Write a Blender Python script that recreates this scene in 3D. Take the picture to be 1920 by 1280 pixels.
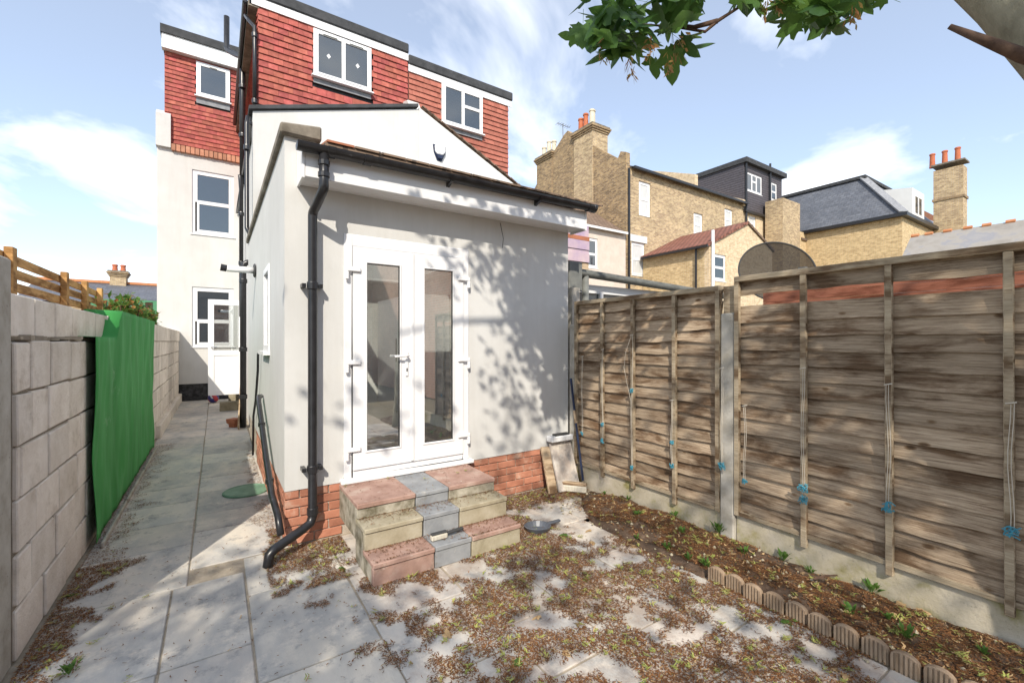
import bpy, bmesh, math, random
from mathutils import Vector, Matrix, noise
for o in list(bpy.data.objects): bpy.data.objects.remove(o)
R = math.radians
rnd = random.Random(7)
scene = bpy.context.scene
col = scene.collection

# ------------------------------------------------------------------ camera
F, CX, CY, H = 830.0, 960.0, 640.0, 1.65
YAW = math.atan2(555, 830)
cam = bpy.data.cameras.new('camera'); camo = bpy.data.objects.new('camera', cam); col.objects.link(camo)
cam.sensor_width = 36; cam.lens = 36 * F / 1920; cam.clip_start = .05; cam.clip_end = 2000
camo.location = (0, 0, H); camo.rotation_euler = (R(90), 0, -YAW)
scene.camera = camo

# ------------------------------------------------------------------ sky, sun, exposure
SUN = Vector((.19, .30, -.285)).normalized()          # direction the light travels
elev = math.asin(-SUN.z); rot = math.atan2(-SUN.x, -SUN.y)
w = bpy.data.worlds.new('World'); scene.world = w; w.use_nodes = True
nt = w.node_tree; nt.nodes.clear()
def N(t, **k):
    n = nt.nodes.new(t)
    for a, b in k.items(): setattr(n, a, b)
    return n
sky = N('ShaderNodeTexSky', sky_type='NISHITA', sun_disc=False, sun_elevation=elev, sun_rotation=rot % (2 * math.pi), dust_density=.2, air_density=1.0, ozone_density=1.6)
tc = N('ShaderNodeTexCoord'); sep = N('ShaderNodeSeparateXYZ'); nt.links.new(tc.outputs['Generated'], sep.inputs[0])
za = N('ShaderNodeMath', operation='ADD'); nt.links.new(sep.outputs['Z'], za.inputs[0]); za.inputs[1].default_value = .25
zm = N('ShaderNodeMath', operation='MAXIMUM'); nt.links.new(za.outputs[0], zm.inputs[0]); zm.inputs[1].default_value = .08
dx = N('ShaderNodeMath', operation='DIVIDE'); dy = N('ShaderNodeMath', operation='DIVIDE')
for d, ax in ((dx, 'X'), (dy, 'Y')): nt.links.new(sep.outputs[ax], d.inputs[0]); nt.links.new(zm.outputs[0], d.inputs[1])
cmb = N('ShaderNodeCombineXYZ'); nt.links.new(dx.outputs[0], cmb.inputs[0]); nt.links.new(dy.outputs[0], cmb.inputs[1]); cmb.inputs[2].default_value = 1.7
nz = N('ShaderNodeTexNoise'); nz.inputs['Scale'].default_value = 1.15; nz.inputs['Detail'].default_value = 7; nz.inputs['Roughness'].default_value = .55; nz.inputs['Distortion'].default_value = .35
nt.links.new(cmb.outputs[0], nz.inputs['Vector'])
rp = N('ShaderNodeValToRGB'); rp.color_ramp.elements[0].position = .5; rp.color_ramp.elements[1].position = .63
rp.color_ramp.elements[0].color = (.20, .20, .20, 1); rp.color_ramp.elements[1].color = (.97, .97, .97, 1)
nt.links.new(nz.outputs[0], rp.inputs[0])
mx = N('ShaderNodeMixRGB'); nt.links.new(rp.outputs[0], mx.inputs[0]); nt.links.new(sky.outputs[0], mx.inputs[1]); mx.inputs[2].default_value = (7.6, 7.8, 8.1, 1)
bg = N('ShaderNodeBackground'); bg.inputs[1].default_value = .138; nt.links.new(mx.outputs[0], bg.inputs[0])
out = N('ShaderNodeOutputWorld'); nt.links.new(bg.outputs[0], out.inputs[0])
sl = bpy.data.lights.new('sun', 'SUN'); sl.energy = 3.4; sl.angle = R(.53); sl.color = (1, .92, .79)
so = bpy.data.objects.new('sun', sl); col.objects.link(so); so.rotation_euler = SUN.to_track_quat('-Z', 'Y').to_euler()
so.location = (-6, -10, 12)
vs = scene.view_settings; vs.view_transform = 'Standard'; vs.look = 'None'; vs.gamma = 1; vs.exposure = .64

# ------------------------------------------------------------------ pixel -> place (distance always from a wall or the ground)
cs, sn = math.cos(YAW), math.sin(YAW)
def ray(u, v):
    du = u - CX
    return Vector((sn * F + cs * du, cs * F - sn * du, CY - v))
def onX(u, v, X): r = ray(u, v); t = X / r.x; return Vector((X, r.y * t, H + r.z * t))
def onY(u, v, Y): r = ray(u, v); t = Y / r.y; return Vector((r.x * t, Y, H + r.z * t))
def onZ(u, v, Z=0): r = ray(u, v); t = (Z - H) / r.z; return Vector((r.x * t, r.y * t, Z))
def atF(u, v, f): r = ray(u, v) * (f / F); return Vector((r.x, r.y, H + r.z))

# ------------------------------------------------------------------ materials
def mat(name): 
    m = bpy.data.materials.new(name); m.use_nodes = True
    t = m.node_tree; b = t.nodes['Principled BSDF']
    return m, t, b
def nd(t, ty, ins=None, **k):
    n = t.nodes.new(ty)
    for a, b in k.items(): setattr(n, a, b)
    for a, b in (ins or {}).items(): n.inputs[a].default_value = b
    return n
def ramp(t, src, stops):
    n = t.nodes.new('ShaderNodeValToRGB'); e = n.color_ramp.elements
    while len(e) < len(stops): e.new(.5)
    for i, (p, c) in enumerate(stops): e[i].position = p; e[i].color = (*c, 1)
    t.links.new(src, n.inputs[0]); return n
def noisy(name, stops, scale=8, rough=.8, bump=.3, stretch=(1, 1, 1), detail=6, bscale=None, bdist=.01, coord='Object', rand=0, island=False, spec=.3, hue=0):
    """noise-coloured surface with relief; rand = brightness spread between pieces"""
    m, t, b = mat(name); L = t.links
    tcn = nd(t, 'ShaderNodeTexCoord'); mp = nd(t, 'ShaderNodeMapping'); mp.inputs['Scale'].default_value = stretch
    L.new(tcn.outputs[coord], mp.inputs[0])
    vec = mp.outputs[0]
    if rand or hue:
        if island: src = nd(t, 'ShaderNodeNewGeometry').outputs['Random Per Island']
        else: src = nd(t, 'ShaderNodeObjectInfo').outputs['Random']
        mul = nd(t, 'ShaderNodeMath', {1: 37.0}, operation='MULTIPLY'); L.new(src, mul.inputs[0])
        ad = nd(t, 'ShaderNodeVectorMath', operation='ADD'); L.new(vec, ad.inputs[0]); L.new(mul.outputs[0], ad.inputs[1]); vec = ad.outputs[0]
    n1 = nd(t, 'ShaderNodeTexNoise', {'Scale': scale, 'Detail': detail, 'Roughness': .6}); L.new(vec, n1.inputs['Vector'])
    c = ramp(t, n1.outputs[0], stops).outputs[0]
    if rand:
        hs = nd(t, 'ShaderNodeHueSaturation'); mr = nd(t, 'ShaderNodeMapRange', {3: 1 - rand, 4: 1 + rand}); L.new(src, mr.inputs[0])
        L.new(mr.outputs[0], hs.inputs['Value']); L.new(c, hs.inputs['Color'])
        if hue:
            m2 = nd(t, 'ShaderNodeMath', {1: 7.31}, operation='MULTIPLY'); L.new(src, m2.inputs[0]); fr = nd(t, 'ShaderNodeMath', operation='FRACT'); L.new(m2.outputs[0], fr.inputs[0])
            mh = nd(t, 'ShaderNodeMapRange', {3: .5 - hue, 4: .5 + hue}); L.new(fr.outputs[0], mh.inputs[0]); L.new(mh.outputs[0], hs.inputs['Hue'])
        c = hs.outputs[0]
    L.new(c, b.inputs['Base Color']); b.inputs['Roughness'].default_value = rough; b.inputs['Specular IOR Level'].default_value = spec
    if bump:
        n2 = nd(t, 'ShaderNodeTexNoise', {'Scale': bscale or scale * 3, 'Detail': 8, 'Roughness': .65}); L.new(vec, n2.inputs['Vector'])
        bp = nd(t, 'ShaderNodeBump', {'Strength': bump, 'Distance': bdist}); L.new(n2.outputs[0], bp.inputs['Height']); L.new(bp.outputs[0], b.inputs['Normal'])
    return m
def plain(name, c, rough=.5, spec=.4, metal=0, var=.06):
    d = tuple(x * (1 - var * 2) for x in c)
    m = noisy(name, [(.35, d), (.65, c)], scale=6, rough=rough, bump=.05, spec=spec)
    m.node_tree.nodes['Principled BSDF'].inputs['Metallic'].default_value = metal
    return m
def bricks(name, c1, c2, mortar, bw=.225, rh=.075, ms=.01, dark=.5, bump=.6, rough=.9):
    m, t, b = mat(name); L = t.links
    tcn = nd(t, 'ShaderNodeTexCoord')
    br = nd(t, 'ShaderNodeTexBrick', {'Color1': (*c1, 1), 'Color2': (*c2, 1), 'Mortar': (*mortar, 1), 'Scale': 1, 'Mortar Size': ms, 'Mortar Smooth': .1, 'Bias': -.15, 'Brick Width': bw, 'Row Height': rh})
    L.new(tcn.outputs['UV'], br.inputs['Vector'])
    n = nd(t, 'ShaderNodeTexNoise', {'Scale': 1.1, 'Detail': 6, 'Roughness': .7}); L.new(tcn.outputs['UV'], n.inputs['Vector'])
    n3 = nd(t, 'ShaderNodeTexNoise', {'Scale': 6.5, 'Detail': 3}); L.new(tcn.outputs['UV'], n3.inputs['Vector'])
    r = ramp(t, n.outputs[0], [(.3, (dark,) * 3), (.62, (1, 1, 1))]); r2 = ramp(t, n3.outputs[0], [(.3, (.78, .75, .72)), (.6, (1.1, 1.1, 1.1))])
    mm = nd(t, 'ShaderNodeMixRGB', {0: 1}, blend_type='MULTIPLY'); L.new(br.outputs[0], mm.inputs[1]); L.new(r.outputs[0], mm.inputs[2])
    m2 = nd(t, 'ShaderNodeMixRGB', {0: .8}, blend_type='MULTIPLY'); L.new(mm.outputs[0], m2.inputs[1]); L.new(r2.outputs[0], m2.inputs[2])
    L.new(m2.outputs[0], b.inputs['Base Color']); b.inputs['Roughness'].default_value = rough
    bp = nd(t, 'ShaderNodeBump', {'Strength': bump, 'Distance': .01}, invert=True); L.new(br.outputs['Fac'], bp.inputs['Height']); L.new(bp.outputs[0], b.inputs['Normal'])
    return m
def wood(name, a, b_, c, rand=.18, grain=42, along=1, rough=.85):
    """weathered wood; grain runs along UV u"""
    m, t, b = mat(name); L = t.links
    tcn = nd(t, 'ShaderNodeTexCoord'); oi = nd(t, 'ShaderNodeObjectInfo')
    mp = nd(t, 'ShaderNodeMapping'); mp.inputs['Scale'].default_value = (1.6, grain, 1); L.new(tcn.outputs['UV'], mp.inputs[0])
    mu = nd(t, 'ShaderNodeMath', {1: 53.0}, operation='MULTIPLY'); L.new(oi.outputs['Random'], mu.inputs[0])
    ad = nd(t, 'ShaderNodeVectorMath', operation='ADD'); L.new(mp.outputs[0], ad.inputs[0]); L.new(mu.outputs[0], ad.inputs[1])
    n1 = nd(t, 'ShaderNodeTexNoise', {'Scale': 2.6, 'Detail': 10, 'Roughness': .78, 'Distortion': .25}); L.new(ad.outputs[0], n1.inputs['Vector'])
    mp2 = nd(t, 'ShaderNodeMapping'); mp2.inputs['Scale'].default_value = (2.4, 8, 1); L.new(tcn.outputs['UV'], mp2.inputs[0])
    ad2 = nd(t, 'ShaderNodeVectorMath', operation='ADD'); L.new(mp2.outputs[0], ad2.inputs[0]); L.new(mu.outputs[0], ad2.inputs[1])
    n2 = nd(t, 'ShaderNodeTexNoise', {'Scale': 1.0, 'Detail': 7, 'Roughness': .62, 'Distortion': .3}); L.new(ad2.outputs[0], n2.inputs['Vector'])
    c1 = ramp(t, n1.outputs[0], [(.30, a), (.5, b_), (.70, c)])
    c2 = ramp(t, n2.outputs[0], [(.38, (.33, .235, .165)), (.53, (.98, .93, .87)), (.7, (1.15, 1.12, 1.07))])
    mm0 = nd(t, 'ShaderNodeMixRGB', {0: .9}, blend_type='MULTIPLY'); L.new(c1.outputs[0], mm0.inputs[1]); L.new(c2.outputs[0], mm0.inputs[2])
    vo = nd(t, 'ShaderNodeTexVoronoi', {'Scale': 1.0, 'Randomness': 1}); mp3 = nd(t, 'ShaderNodeMapping'); mp3.inputs['Scale'].default_value = (3.2, 6.5, 1); L.new(tcn.outputs['UV'], mp3.inputs[0])
    ad3 = nd(t, 'ShaderNodeVectorMath', operation='ADD'); L.new(mp3.outputs[0], ad3.inputs[0]); L.new(mu.outputs[0], ad3.inputs[1]); L.new(ad3.outputs[0], vo.inputs['Vector'])
    kn = ramp(t, vo.outputs['Distance'], [(.04, (.22, .15, .10)), (.075, (.5, .4, .3)), (.11, (1, 1, 1))])
    mm = nd(t, 'ShaderNodeMixRGB', {0: .85}, blend_type='MULTIPLY'); L.new(mm0.outputs[0], mm.inputs[1]); L.new(kn.outputs[0], mm.inputs[2])
    hs = nd(t, 'ShaderNodeHueSaturation'); mr = nd(t, 'ShaderNodeMapRange', {3: 1 - rand, 4: 1 + rand}); L.new(oi.outputs['Random'], mr.inputs[0]); L.new(mr.outputs[0], hs.inputs['Value']); L.new(mm.outputs[0], hs.inputs['Color'])
    L.new(hs.outputs[0], b.inputs['Base Color']); b.inputs['Roughness'].default_value = rough; b.inputs['Specular IOR Level'].default_value = .2
    bp = nd(t, 'ShaderNodeBump', {'Strength': .8, 'Distance': .006}); L.new(n1.outputs[0], bp.inputs['Height']); L.new(bp.outputs[0], b.inputs['Normal'])
    return m
def leafmat(name, c, c2):
    m, t, b = mat(name); L = t.links
    g = nd(t, 'ShaderNodeNewGeometry'); oi = nd(t, 'ShaderNodeObjectInfo')
    s = nd(t, 'ShaderNodeMath', operation='ADD'); L.new(g.outputs['Random Per Island'], s.inputs[0]); L.new(oi.outputs['Random'], s.inputs[1])
    f = nd(t, 'ShaderNodeMath', operation='FRACT'); L.new(s.outputs[0], f.inputs[0])
    cr = ramp(t, f.outputs[0], [(0, c), (1, c2)])
    L.new(cr.outputs[0], b.inputs['Base Color']); b.inputs['Roughness'].default_value = .5; b.inputs['Specular IOR Level'].default_value = .3
    tr = nd(t, 'ShaderNodeBsdfTranslucent'); hs = nd(t, 'ShaderNodeHueSaturation', {'Value': 1.5, 'Hue': .48}); L.new(cr.outputs[0], hs.inputs['Color']); L.new(hs.outputs[0], tr.inputs[0])
    mxs = nd(t, 'ShaderNodeMixShader', {0: .42}); L.new(b.outputs[0], mxs.inputs[1]); L.new(tr.outputs[0], mxs.inputs[2]); L.new(mxs.outputs[0], t.nodes['Material Output'].inputs[0])
    return m
def glass(name, base=.35, tint=(.9, .95, .93)):
    m, t, b = mat(name); L = t.links; t.nodes.remove(b)
    tr = nd(t, 'ShaderNodeBsdfTransparent', {0: (*tint, 1)}); gl = nd(t, 'ShaderNodeBsdfGlossy', {'Roughness': .01, 'Color': (1, 1, 1, 1)})
    fr = nd(t, 'ShaderNodeFresnel', {0: 1.5}); mr = nd(t, 'ShaderNodeMapRange', {1: 0, 2: 1, 3: base, 4: 1}); L.new(fr.outputs[0], mr.inputs[0])
    mxs = nd(t, 'ShaderNodeMixShader'); L.new(mr.outputs[0], mxs.inputs[0]); L.new(tr.outputs[0], mxs.inputs[1]); L.new(gl.outputs[0], mxs.inputs[2]); L.new(mxs.outputs[0], t.nodes['Material Output'].inputs[0])
    return m
M = {}
def add_specks(m, c=(.10, .085, .07), lo=.64, hi=.70, scale=9):
    t = m.node_tree; b = t.nodes['Principled BSDF']; L = t.links; src = b.inputs['Base Color'].links[0].from_socket
    g = nd(t, 'ShaderNodeNewGeometry'); n = nd(t, 'ShaderNodeTexNoise', {'Scale': scale, 'Detail': 9, 'Roughness': .78}); L.new(g.outputs['Position'], n.inputs['Vector'])
    r = ramp(t, n.outputs[0], [(lo, (0, 0, 0)), (hi, (.75, .75, .75))]); mx_ = nd(t, 'ShaderNodeMixRGB', {2: (*c, 1)}); L.new(r.outputs[0], mx_.inputs[0]); L.new(src, mx_.inputs[1]); L.new(mx_.outputs[0], b.inputs['Base Color'])
M['render'] = noisy('render_warm_white', [(.3, (.54, .535, .52)), (.7, (.61, .605, .59))], scale=1.6, rough=.9, bump=.25, bscale=90, bdist=.004)
M['white_render'] = noisy('render_white', [(.3, (.62, .62, .61)), (.7, (.67, .67, .66))], scale=2, rough=.9, bump=.2, bscale=80, bdist=.004)
M['pink_render'] = noisy('render_pinkish', [(.3, (.56, .47, .40)), (.7, (.66, .57, .50))], scale=3, rough=.9, bump=.2)
def add_streaks(m, k=.10):
    t = m.node_tree; b = t.nodes['Principled BSDF']; L = t.links; src = b.inputs['Base Color'].links[0].from_socket
    g = nd(t, 'ShaderNodeNewGeometry'); mp = nd(t, 'ShaderNodeMapping'); mp.inputs['Scale'].default_value = (5, 5, .55); L.new(g.outputs['Position'], mp.inputs[0])
    n = nd(t, 'ShaderNodeTexNoise', {'Scale': 1.6, 'Detail': 8, 'Roughness': .7}); L.new(mp.outputs[0], n.inputs['Vector'])
    r = ramp(t, n.outputs[0], [(.45, (1, 1, 1)), (.72, (1 - k * 1.6, 1 - k * 1.8, 1 - k * 2.1))]); mx_ = nd(t, 'ShaderNodeMixRGB', {0: 1}, blend_type='MULTIPLY'); L.new(src, mx_.inputs[1]); L.new(r.outputs[0], mx_.inputs[2]); L.new(mx_.outputs[0], b.inputs['Base Color'])
add_streaks(M['render'], .035); add_streaks(M['white_render'], .02)
M['bitumen'] = noisy('bitumen_black', [(.4, (.02, .02, .022)), (.7, (.07, .07, .075))], scale=12, rough=.8)
M['upvc'] = plain('upvc_white', (.76, .76, .77), rough=.28, spec=.5, var=.01)
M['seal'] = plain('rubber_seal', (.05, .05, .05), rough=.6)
M['black'] = noisy('pipe_black', [(.3, (.012, .012, .014)), (.68, (.022, .022, .025)), (.78, (.12, .12, .13))], scale=14, rough=.32, bump=.05, spec=.5)
M['tile'] = noisy('clay_tile_red', [(.25, (.25, .062, .048)), (.55, (.37, .098, .078)), (.8, (.47, .155, .125))], scale=9, rough=.8, bump=.2, rand=.2, hue=.008)
M['tile_s'] = noisy('clay_tile_red_joined', [(.25, (.25, .062, .048)), (.55, (.37, .098, .078)), (.8, (.47, .155, .125))], scale=9, rough=.8, bump=.2, rand=.2, island=True, hue=.008)
M['tile_o'] = noisy('clay_tile_orange', [(.25, (.31, .095, .068)), (.8, (.42, .16, .115))], scale=9, rough=.8, bump=.2, rand=.14)
M['felt'] = noisy('roof_felt', [(.3, (.035, .037, .04)), (.7, (.07, .072, .078))], scale=5, rough=.85)
M['lead'] = noisy('lead_flashing', [(.3, (.17, .175, .19)), (.7, (.30, .305, .32))], scale=7, rough=.6)
M['coping'] = noisy('coping_concrete', [(.3, (.11, .095, .075)), (.6, (.24, .21, .17)), (.8, (.38, .35, .30))], scale=6, rough=.95, bump=.5)
M['brick_red'] = noisy('brick_red', [(.25, (.33, .135, .085)), (.55, (.45, .195, .125)), (.72, (.56, .38, .29))], scale=7, rough=.9, bump=.5, rand=.22)
M['mortar'] = noisy('mortar', [(.3, (.36, .30, .24)), (.7, (.5, .44, .37))], scale=20, rough=.95, bump=.5)
M['brick_sold'] = noisy('brick_soldier', [(.25, (.36, .16, .10)), (.8, (.5, .26, .17))], scale=6, rough=.9, bump=.4, rand=.25)
M['stock'] = bricks('brick_yellow_stock', (.58, .43, .235), (.28, .18, .095), (.50, .43, .34), dark=.72)
M['stock_light'] = bricks('brick_pale_yellow', (.72, .56, .35), (.56, .40, .22), (.62, .54, .43), dark=.88)
M['stock_gold'] = bricks('brick_golden', (.64, .475, .25), (.43, .29, .135), (.58, .48, .33), dark=.85)
M['stock_dark'] = bricks('brick_dark_stock', (.46, .31, .15), (.17, .105, .055), (.36, .30, .23), dark=.6)  # darker stock brick for the tall gable, far chimney and corbels
M['brick_back'] = bricks('brick_pinkish', (.42, .22, .15), (.33, .16, .10), (.42, .36, .3), dark=.7)
M['slate'] = bricks('roof_slate', (.11, .12, .145), (.15, .16, .185), (.07, .075, .09), bw=.3, rh=.2, ms=.008, dark=.75, rough=.55)
M['grey_roof'] = noisy('roof_weathered_grey', [(.3, (.22, .20, .18)), (.55, (.32, .30, .275)), (.62, (.26, .26, .28)), (.9, (.36, .34, .31))], scale=2.5, rough=.9, bump=.3)
M['brown_tile'] = bricks('roof_tile_brown', (.20, .135, .095), (.25, .175, .125), (.09, .065, .05), bw=.28, rh=.28, ms=.02, dark=.7)
M['red_tile'] = bricks('roof_tile_redbrown', (.26, .10, .07), (.32, .14, .10), (.12, .05, .035), bw=.25, rh=.3, ms=.035, dark=.7)
M['clad'] = bricks('cladding_dark', (.085, .075, .085), (.095, .085, .095), (.025, .022, .028), bw=20, rh=.15, ms=.018, dark=.9, rough=.6)
M['ridge'] = noisy('ridge_orange', [(.3, (.45, .17, .07)), (.7, (.55, .25, .12))], scale=5)
M['pot_red'] = noisy('chimney_pot_red', [(.3, (.40, .11, .05)), (.7, (.5, .17, .09))], scale=6)
M['pot_cream'] = noisy('chimney_pot_cream', [(.3, (.55, .48, .36)), (.7, (.68, .62, .5))], scale=6)
M['block'] = noisy('painted_block', [(.22, (.44, .37, .30)), (.38, (.68, .60, .515)), (.6, (.78, .705, .625)), (.85, (.84, .77, .69))], scale=4.5, rough=.95, bump=.9, bscale=24, bdist=.012, rand=.09)
add_specks(M['block']); add_specks(M['block'], (.36, .28, .2), .55, .75, 2.1); 
M['blockmortar'] = noisy('wall_mortar', [(.3, (.20, .17, .13)), (.7, (.34, .29, .23))], scale=14, rough=.95, bump=.7)
M['concrete'] = noisy('concrete', [(.25, (.28, .25, .20)), (.55, (.43, .40, .35)), (.85, (.54, .52, .47))], scale=7, rough=.95, bump=.55, bscale=60, bdist=.006)
add_specks(M['concrete'], (.09, .08, .065), .60, .68, 30)
M['gravelboard'] = noisy('concrete_mossy', [(.36, (.27, .24, .10)), (.46, (.42, .37, .27)), (.7, (.56, .50, .41))], scale=3.2, rough=.95, bump=.5, bscale=50)
add_specks(M['gravelboard'], (.12, .11, .08), .58, .68, 34); add_specks(M['gravelboard'], (.30, .28, .10), .56, .68, 3.4)
M['green'] = noisy('green_sheet', [(.3, (.035, .23, .05)), (.6, (.06, .31, .08)), (.78, (.14, .40, .16))], scale=2.4, rough=.75, bump=.15, stretch=(1, 1.5, .5))
M['slat'] = wood('trellis_wood', (.48, .27, .10), (.60, .36, .15), (.68, .44, .21), rand=.1)
M['fence'] = wood('fence_wood', (.12, .082, .054), (.35, .275, .20), (.56, .46, .355), rand=.2)
M['batten'] = wood('batten_wood', (.22, .175, .12), (.38, .32, .235), (.48, .41, .32), rand=.1)
M['redfence'] = wood('red_stained_wood', (.24, .085, .05), (.33, .13, .085), (.40, .18, .12), rand=.1)
M['plank'] = wood('plank_wood', (.34, .26, .17), (.48, .38, .27), (.58, .48, .36), rand=.1)
SL = [(.28, (.31, .31, .305)), (.45, (.46, .44, .41)), (.6, (.57, .52, .455)), (.8, (.63, .56, .48))]
M['slab'] = noisy('sandstone_grey', SL, scale=1.9, rough=.8, bump=.55, bscale=7, bdist=.012, stretch=(1.6, .8, 1), rand=.12, hue=.01, spec=.35)
def add_dirt(m):
    t = m.node_tree; b = t.nodes['Principled BSDF']; L = t.links; src = b.inputs['Base Color'].links[0].from_socket
    g = nd(t, 'ShaderNodeNewGeometry'); sp = nd(t, 'ShaderNodeSeparateXYZ'); L.new(g.outputs['Position'], sp.inputs[0])
    n = nd(t, 'ShaderNodeTexNoise', {'Scale': 2.6, 'Detail': 9, 'Roughness': .72}); L.new(g.outputs['Position'], n.inputs['Vector'])
    mr = nd(t, 'ShaderNodeMapRange', {1: .2, 2: 1.3, 3: -.14, 4: .1}); L.new(sp.outputs['X'], mr.inputs[0])
    a = nd(t, 'ShaderNodeMath', operation='ADD'); L.new(n.outputs[0], a.inputs[0]); L.new(mr.outputs[0], a.inputs[1])
    r = ramp(t, a.outputs[0], [(.54, (0, 0, 0)), (.68, (.4, .4, .4))])
    mx_ = nd(t, 'ShaderNodeMixRGB', {2: (.235, .125, .07, 1)}); L.new(r.outputs[0], mx_.inputs[0]); L.new(src, mx_.inputs[1]); L.new(mx_.outputs[0], b.inputs['Base Color'])
PENDING = [('slab', (.66, .59, .50), .52, .64, 3.2), ('slab', (.21, .215, .22), .54, .66, 4.6), ('green', (.30, .47, .31), .62, .74, 1.5), ('green', (.02, .10, .03), .64, .70, 7)]
add_dirt(M['slab'])
for a_ in PENDING[:2]: add_specks(M[a_[0]], *a_[1:])
for a_ in PENDING[2:]: add_specks(M[a_[0]], *a_[1:])
M['joint'] = noisy('sand_joint', [(.3, (.30, .25, .19)), (.7, (.43, .37, .29))], scale=18, rough=.95, bump=.4)
M['st_red'] = noisy('step_stone_red', [(.3, (.27, .16, .125)), (.55, (.38, .245, .20)), (.75, (.47, .37, .31))], scale=6, rough=.85, bump=.35)
M['st_grey'] = noisy('step_stone_grey', [(.3, (.19, .20, .215)), (.7, (.33, .335, .34))], scale=6, rough=.85, bump=.35)
M['st_yel'] = noisy('step_stone_buff', [(.3, (.24, .205, .13)), (.55, (.37, .325, .235)), (.8, (.46, .42, .33))], scale=6, rough=.85, bump=.35)
M['st_moss'] = noisy('step_stone_mossy', [(.35, (.13, .115, .075)), (.5, (.30, .27, .21)), (.7, (.50, .46, .38))], scale=9, rough=.9, bump=.4)
for k_ in ('st_red', 'st_grey', 'st_yel'): add_specks(M[k_], (.16, .135, .10), .56, .70, 5.5); add_specks(M[k_], (.56, .52, .45), .60, .70, 8)
M['soil'] = noisy('soil', [(.3, (.06, .038, .026)), (.6, (.135, .09, .062)), (.85, (.24, .175, .125))], scale=14, rough=1, bump=1, bscale=40, bdist=.02)
M['ground'] = noisy('ground_earth', [(.3, (.13, .11, .075)), (.7, (.22, .19, .13))], scale=.6, rough=1, bump=.5)
M['edging'] = noisy('edging_stone', [(.3, (.22, .15, .095)), (.7, (.37, .275, .195))], scale=8, rough=.9, bump=.4, rand=.12)
M['brown1'] = noisy('litter_brown', [(.3, (.085, .038, .016)), (.7, (.18, .08, .032))], scale=60, rough=.95, bump=0)
M['brown2'] = noisy('litter_rust', [(.3, (.19, .082, .03)), (.7, (.31, .145, .056))], scale=60, rough=.95, bump=0)
M['tan'] = noisy('litter_tan', [(.3, (.34, .215, .10)), (.7, (.50, .35, .19))], scale=30, rough=.9, bump=.1)
M['sprig'] = noisy('litter_green', [(.3, (.20, .23, .045)), (.7, (.42, .43, .13))], scale=30, rough=.8, bump=0)
M['bark'] = noisy('bark', [(.3, (.10, .085, .055)), (.55, (.26, .235, .17)), (.8, (.40, .37, .28))], scale=5, rough=.95, bump=.8, stretch=(1, 1, .6), bdist=.02)
M['twig'] = noisy('twig', [(.3, (.06, .035, .025)), (.7, (.13, .08, .055))], scale=20, rough=.9)
M['leaf'] = leafmat('leaf_green', (.032, .085, .018), (.075, .16, .032))
M['leaf2'] = leafmat('leaf_light', (.06, .14, .03), (.13, .24, .05))
M['seed'] = leafmat('seed_keys', (.26, .22, .06), (.36, .19, .07))
M['flower'] = leafmat('shrub_orange', (.30, .20, .06), (.35, .14, .05))
M['glass_dark'] = None
m, t, b = mat('window_glass'); b.inputs['Base Color'].default_value = (.035, .045, .055, 1); b.inputs['Roughness'].default_value = .03; b.inputs['Specular IOR Level'].default_value = .9; b.inputs['IOR'].default_value = 1.7; M['glass_dark'] = m
M['glass'] = glass('door_glass', .42)
M['glass_clear'] = glass('clear_glass', .02, (.97, .98, .98))
M['curtain'] = noisy('net_curtain', [(.3, (.45, .46, .46)), (.7, (.68, .68, .67))], scale=5, rough=.4, stretch=(12, 1, .5), bump=.2)
M['steel'] = plain('brushed_steel', (.6, .6, .6), rough=.3, metal=1)
M['blue'] = plain('twine_blue', (.07, .30, .40), rough=.7)
M['cord'] = plain('twine_white', (.55, .5, .42), rough=.9)
M['navy'] = plain('handle_navy', (.02, .03, .07), rough=.4)
M['bristle'] = noisy('bristle_pale', [(.3, (.45, .41, .33)), (.7, (.62, .58, .5))], scale=60, stretch=(1, 1, .1), rough=.9, bump=.6)
M['grey_plastic'] = plain('dustpan_grey', (.10, .11, .13), rough=.4)
M['cover'] = noisy('drain_cover_green', [(.3, (.10, .20, .13)), (.7, (.19, .32, .22))], scale=9, rough=.6)
M['terracotta'] = plain('terracotta', (.45, .17, .09), rough=.85, var=.15)
M['purple'] = noisy('wrapped_board_pink', [(.3, (.36, .27, .42)), (.6, (.55, .42, .46)), (.8, (.62, .52, .50))], scale=4, rough=.5)
M['galv'] = noisy('grey_gutter', [(.3, (.12, .125, .12)), (.7, (.22, .225, .21))], scale=6, rough=.6)
M['pantile'] = M['brown_tile']
M['shed'] = plain('shed_green', (.07, .23, .12), rough=.6)
M['floor'] = plain('room_floor', (.58, .55, .5), rough=.35)
M['roomwall'] = plain('room_wall', (.82, .81, .78), rough=.9)
M['worktop'] = plain('worktop_dark', (.04, .04, .04), rough=.3)
# satellite mesh: fine perforated metal
m, t, b = mat('perforated_mesh'); b.inputs['Base Color'].default_value = (.02, .02, .022, 1); b.inputs['Specular IOR Level'].default_value = .1; b.inputs['Roughness'].default_value = .8
tr = nd(t, 'ShaderNodeBsdfTransparent'); mxs = nd(t, 'ShaderNodeMixShader', {0: .86}); t.links.new(tr.outputs[0], mxs.inputs[1]); t.links.new(b.outputs[0], mxs.inputs[2]); t.links.new(mxs.outputs[0], t.nodes['Material Output'].inputs[0]); M['mesh'] = m

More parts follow.
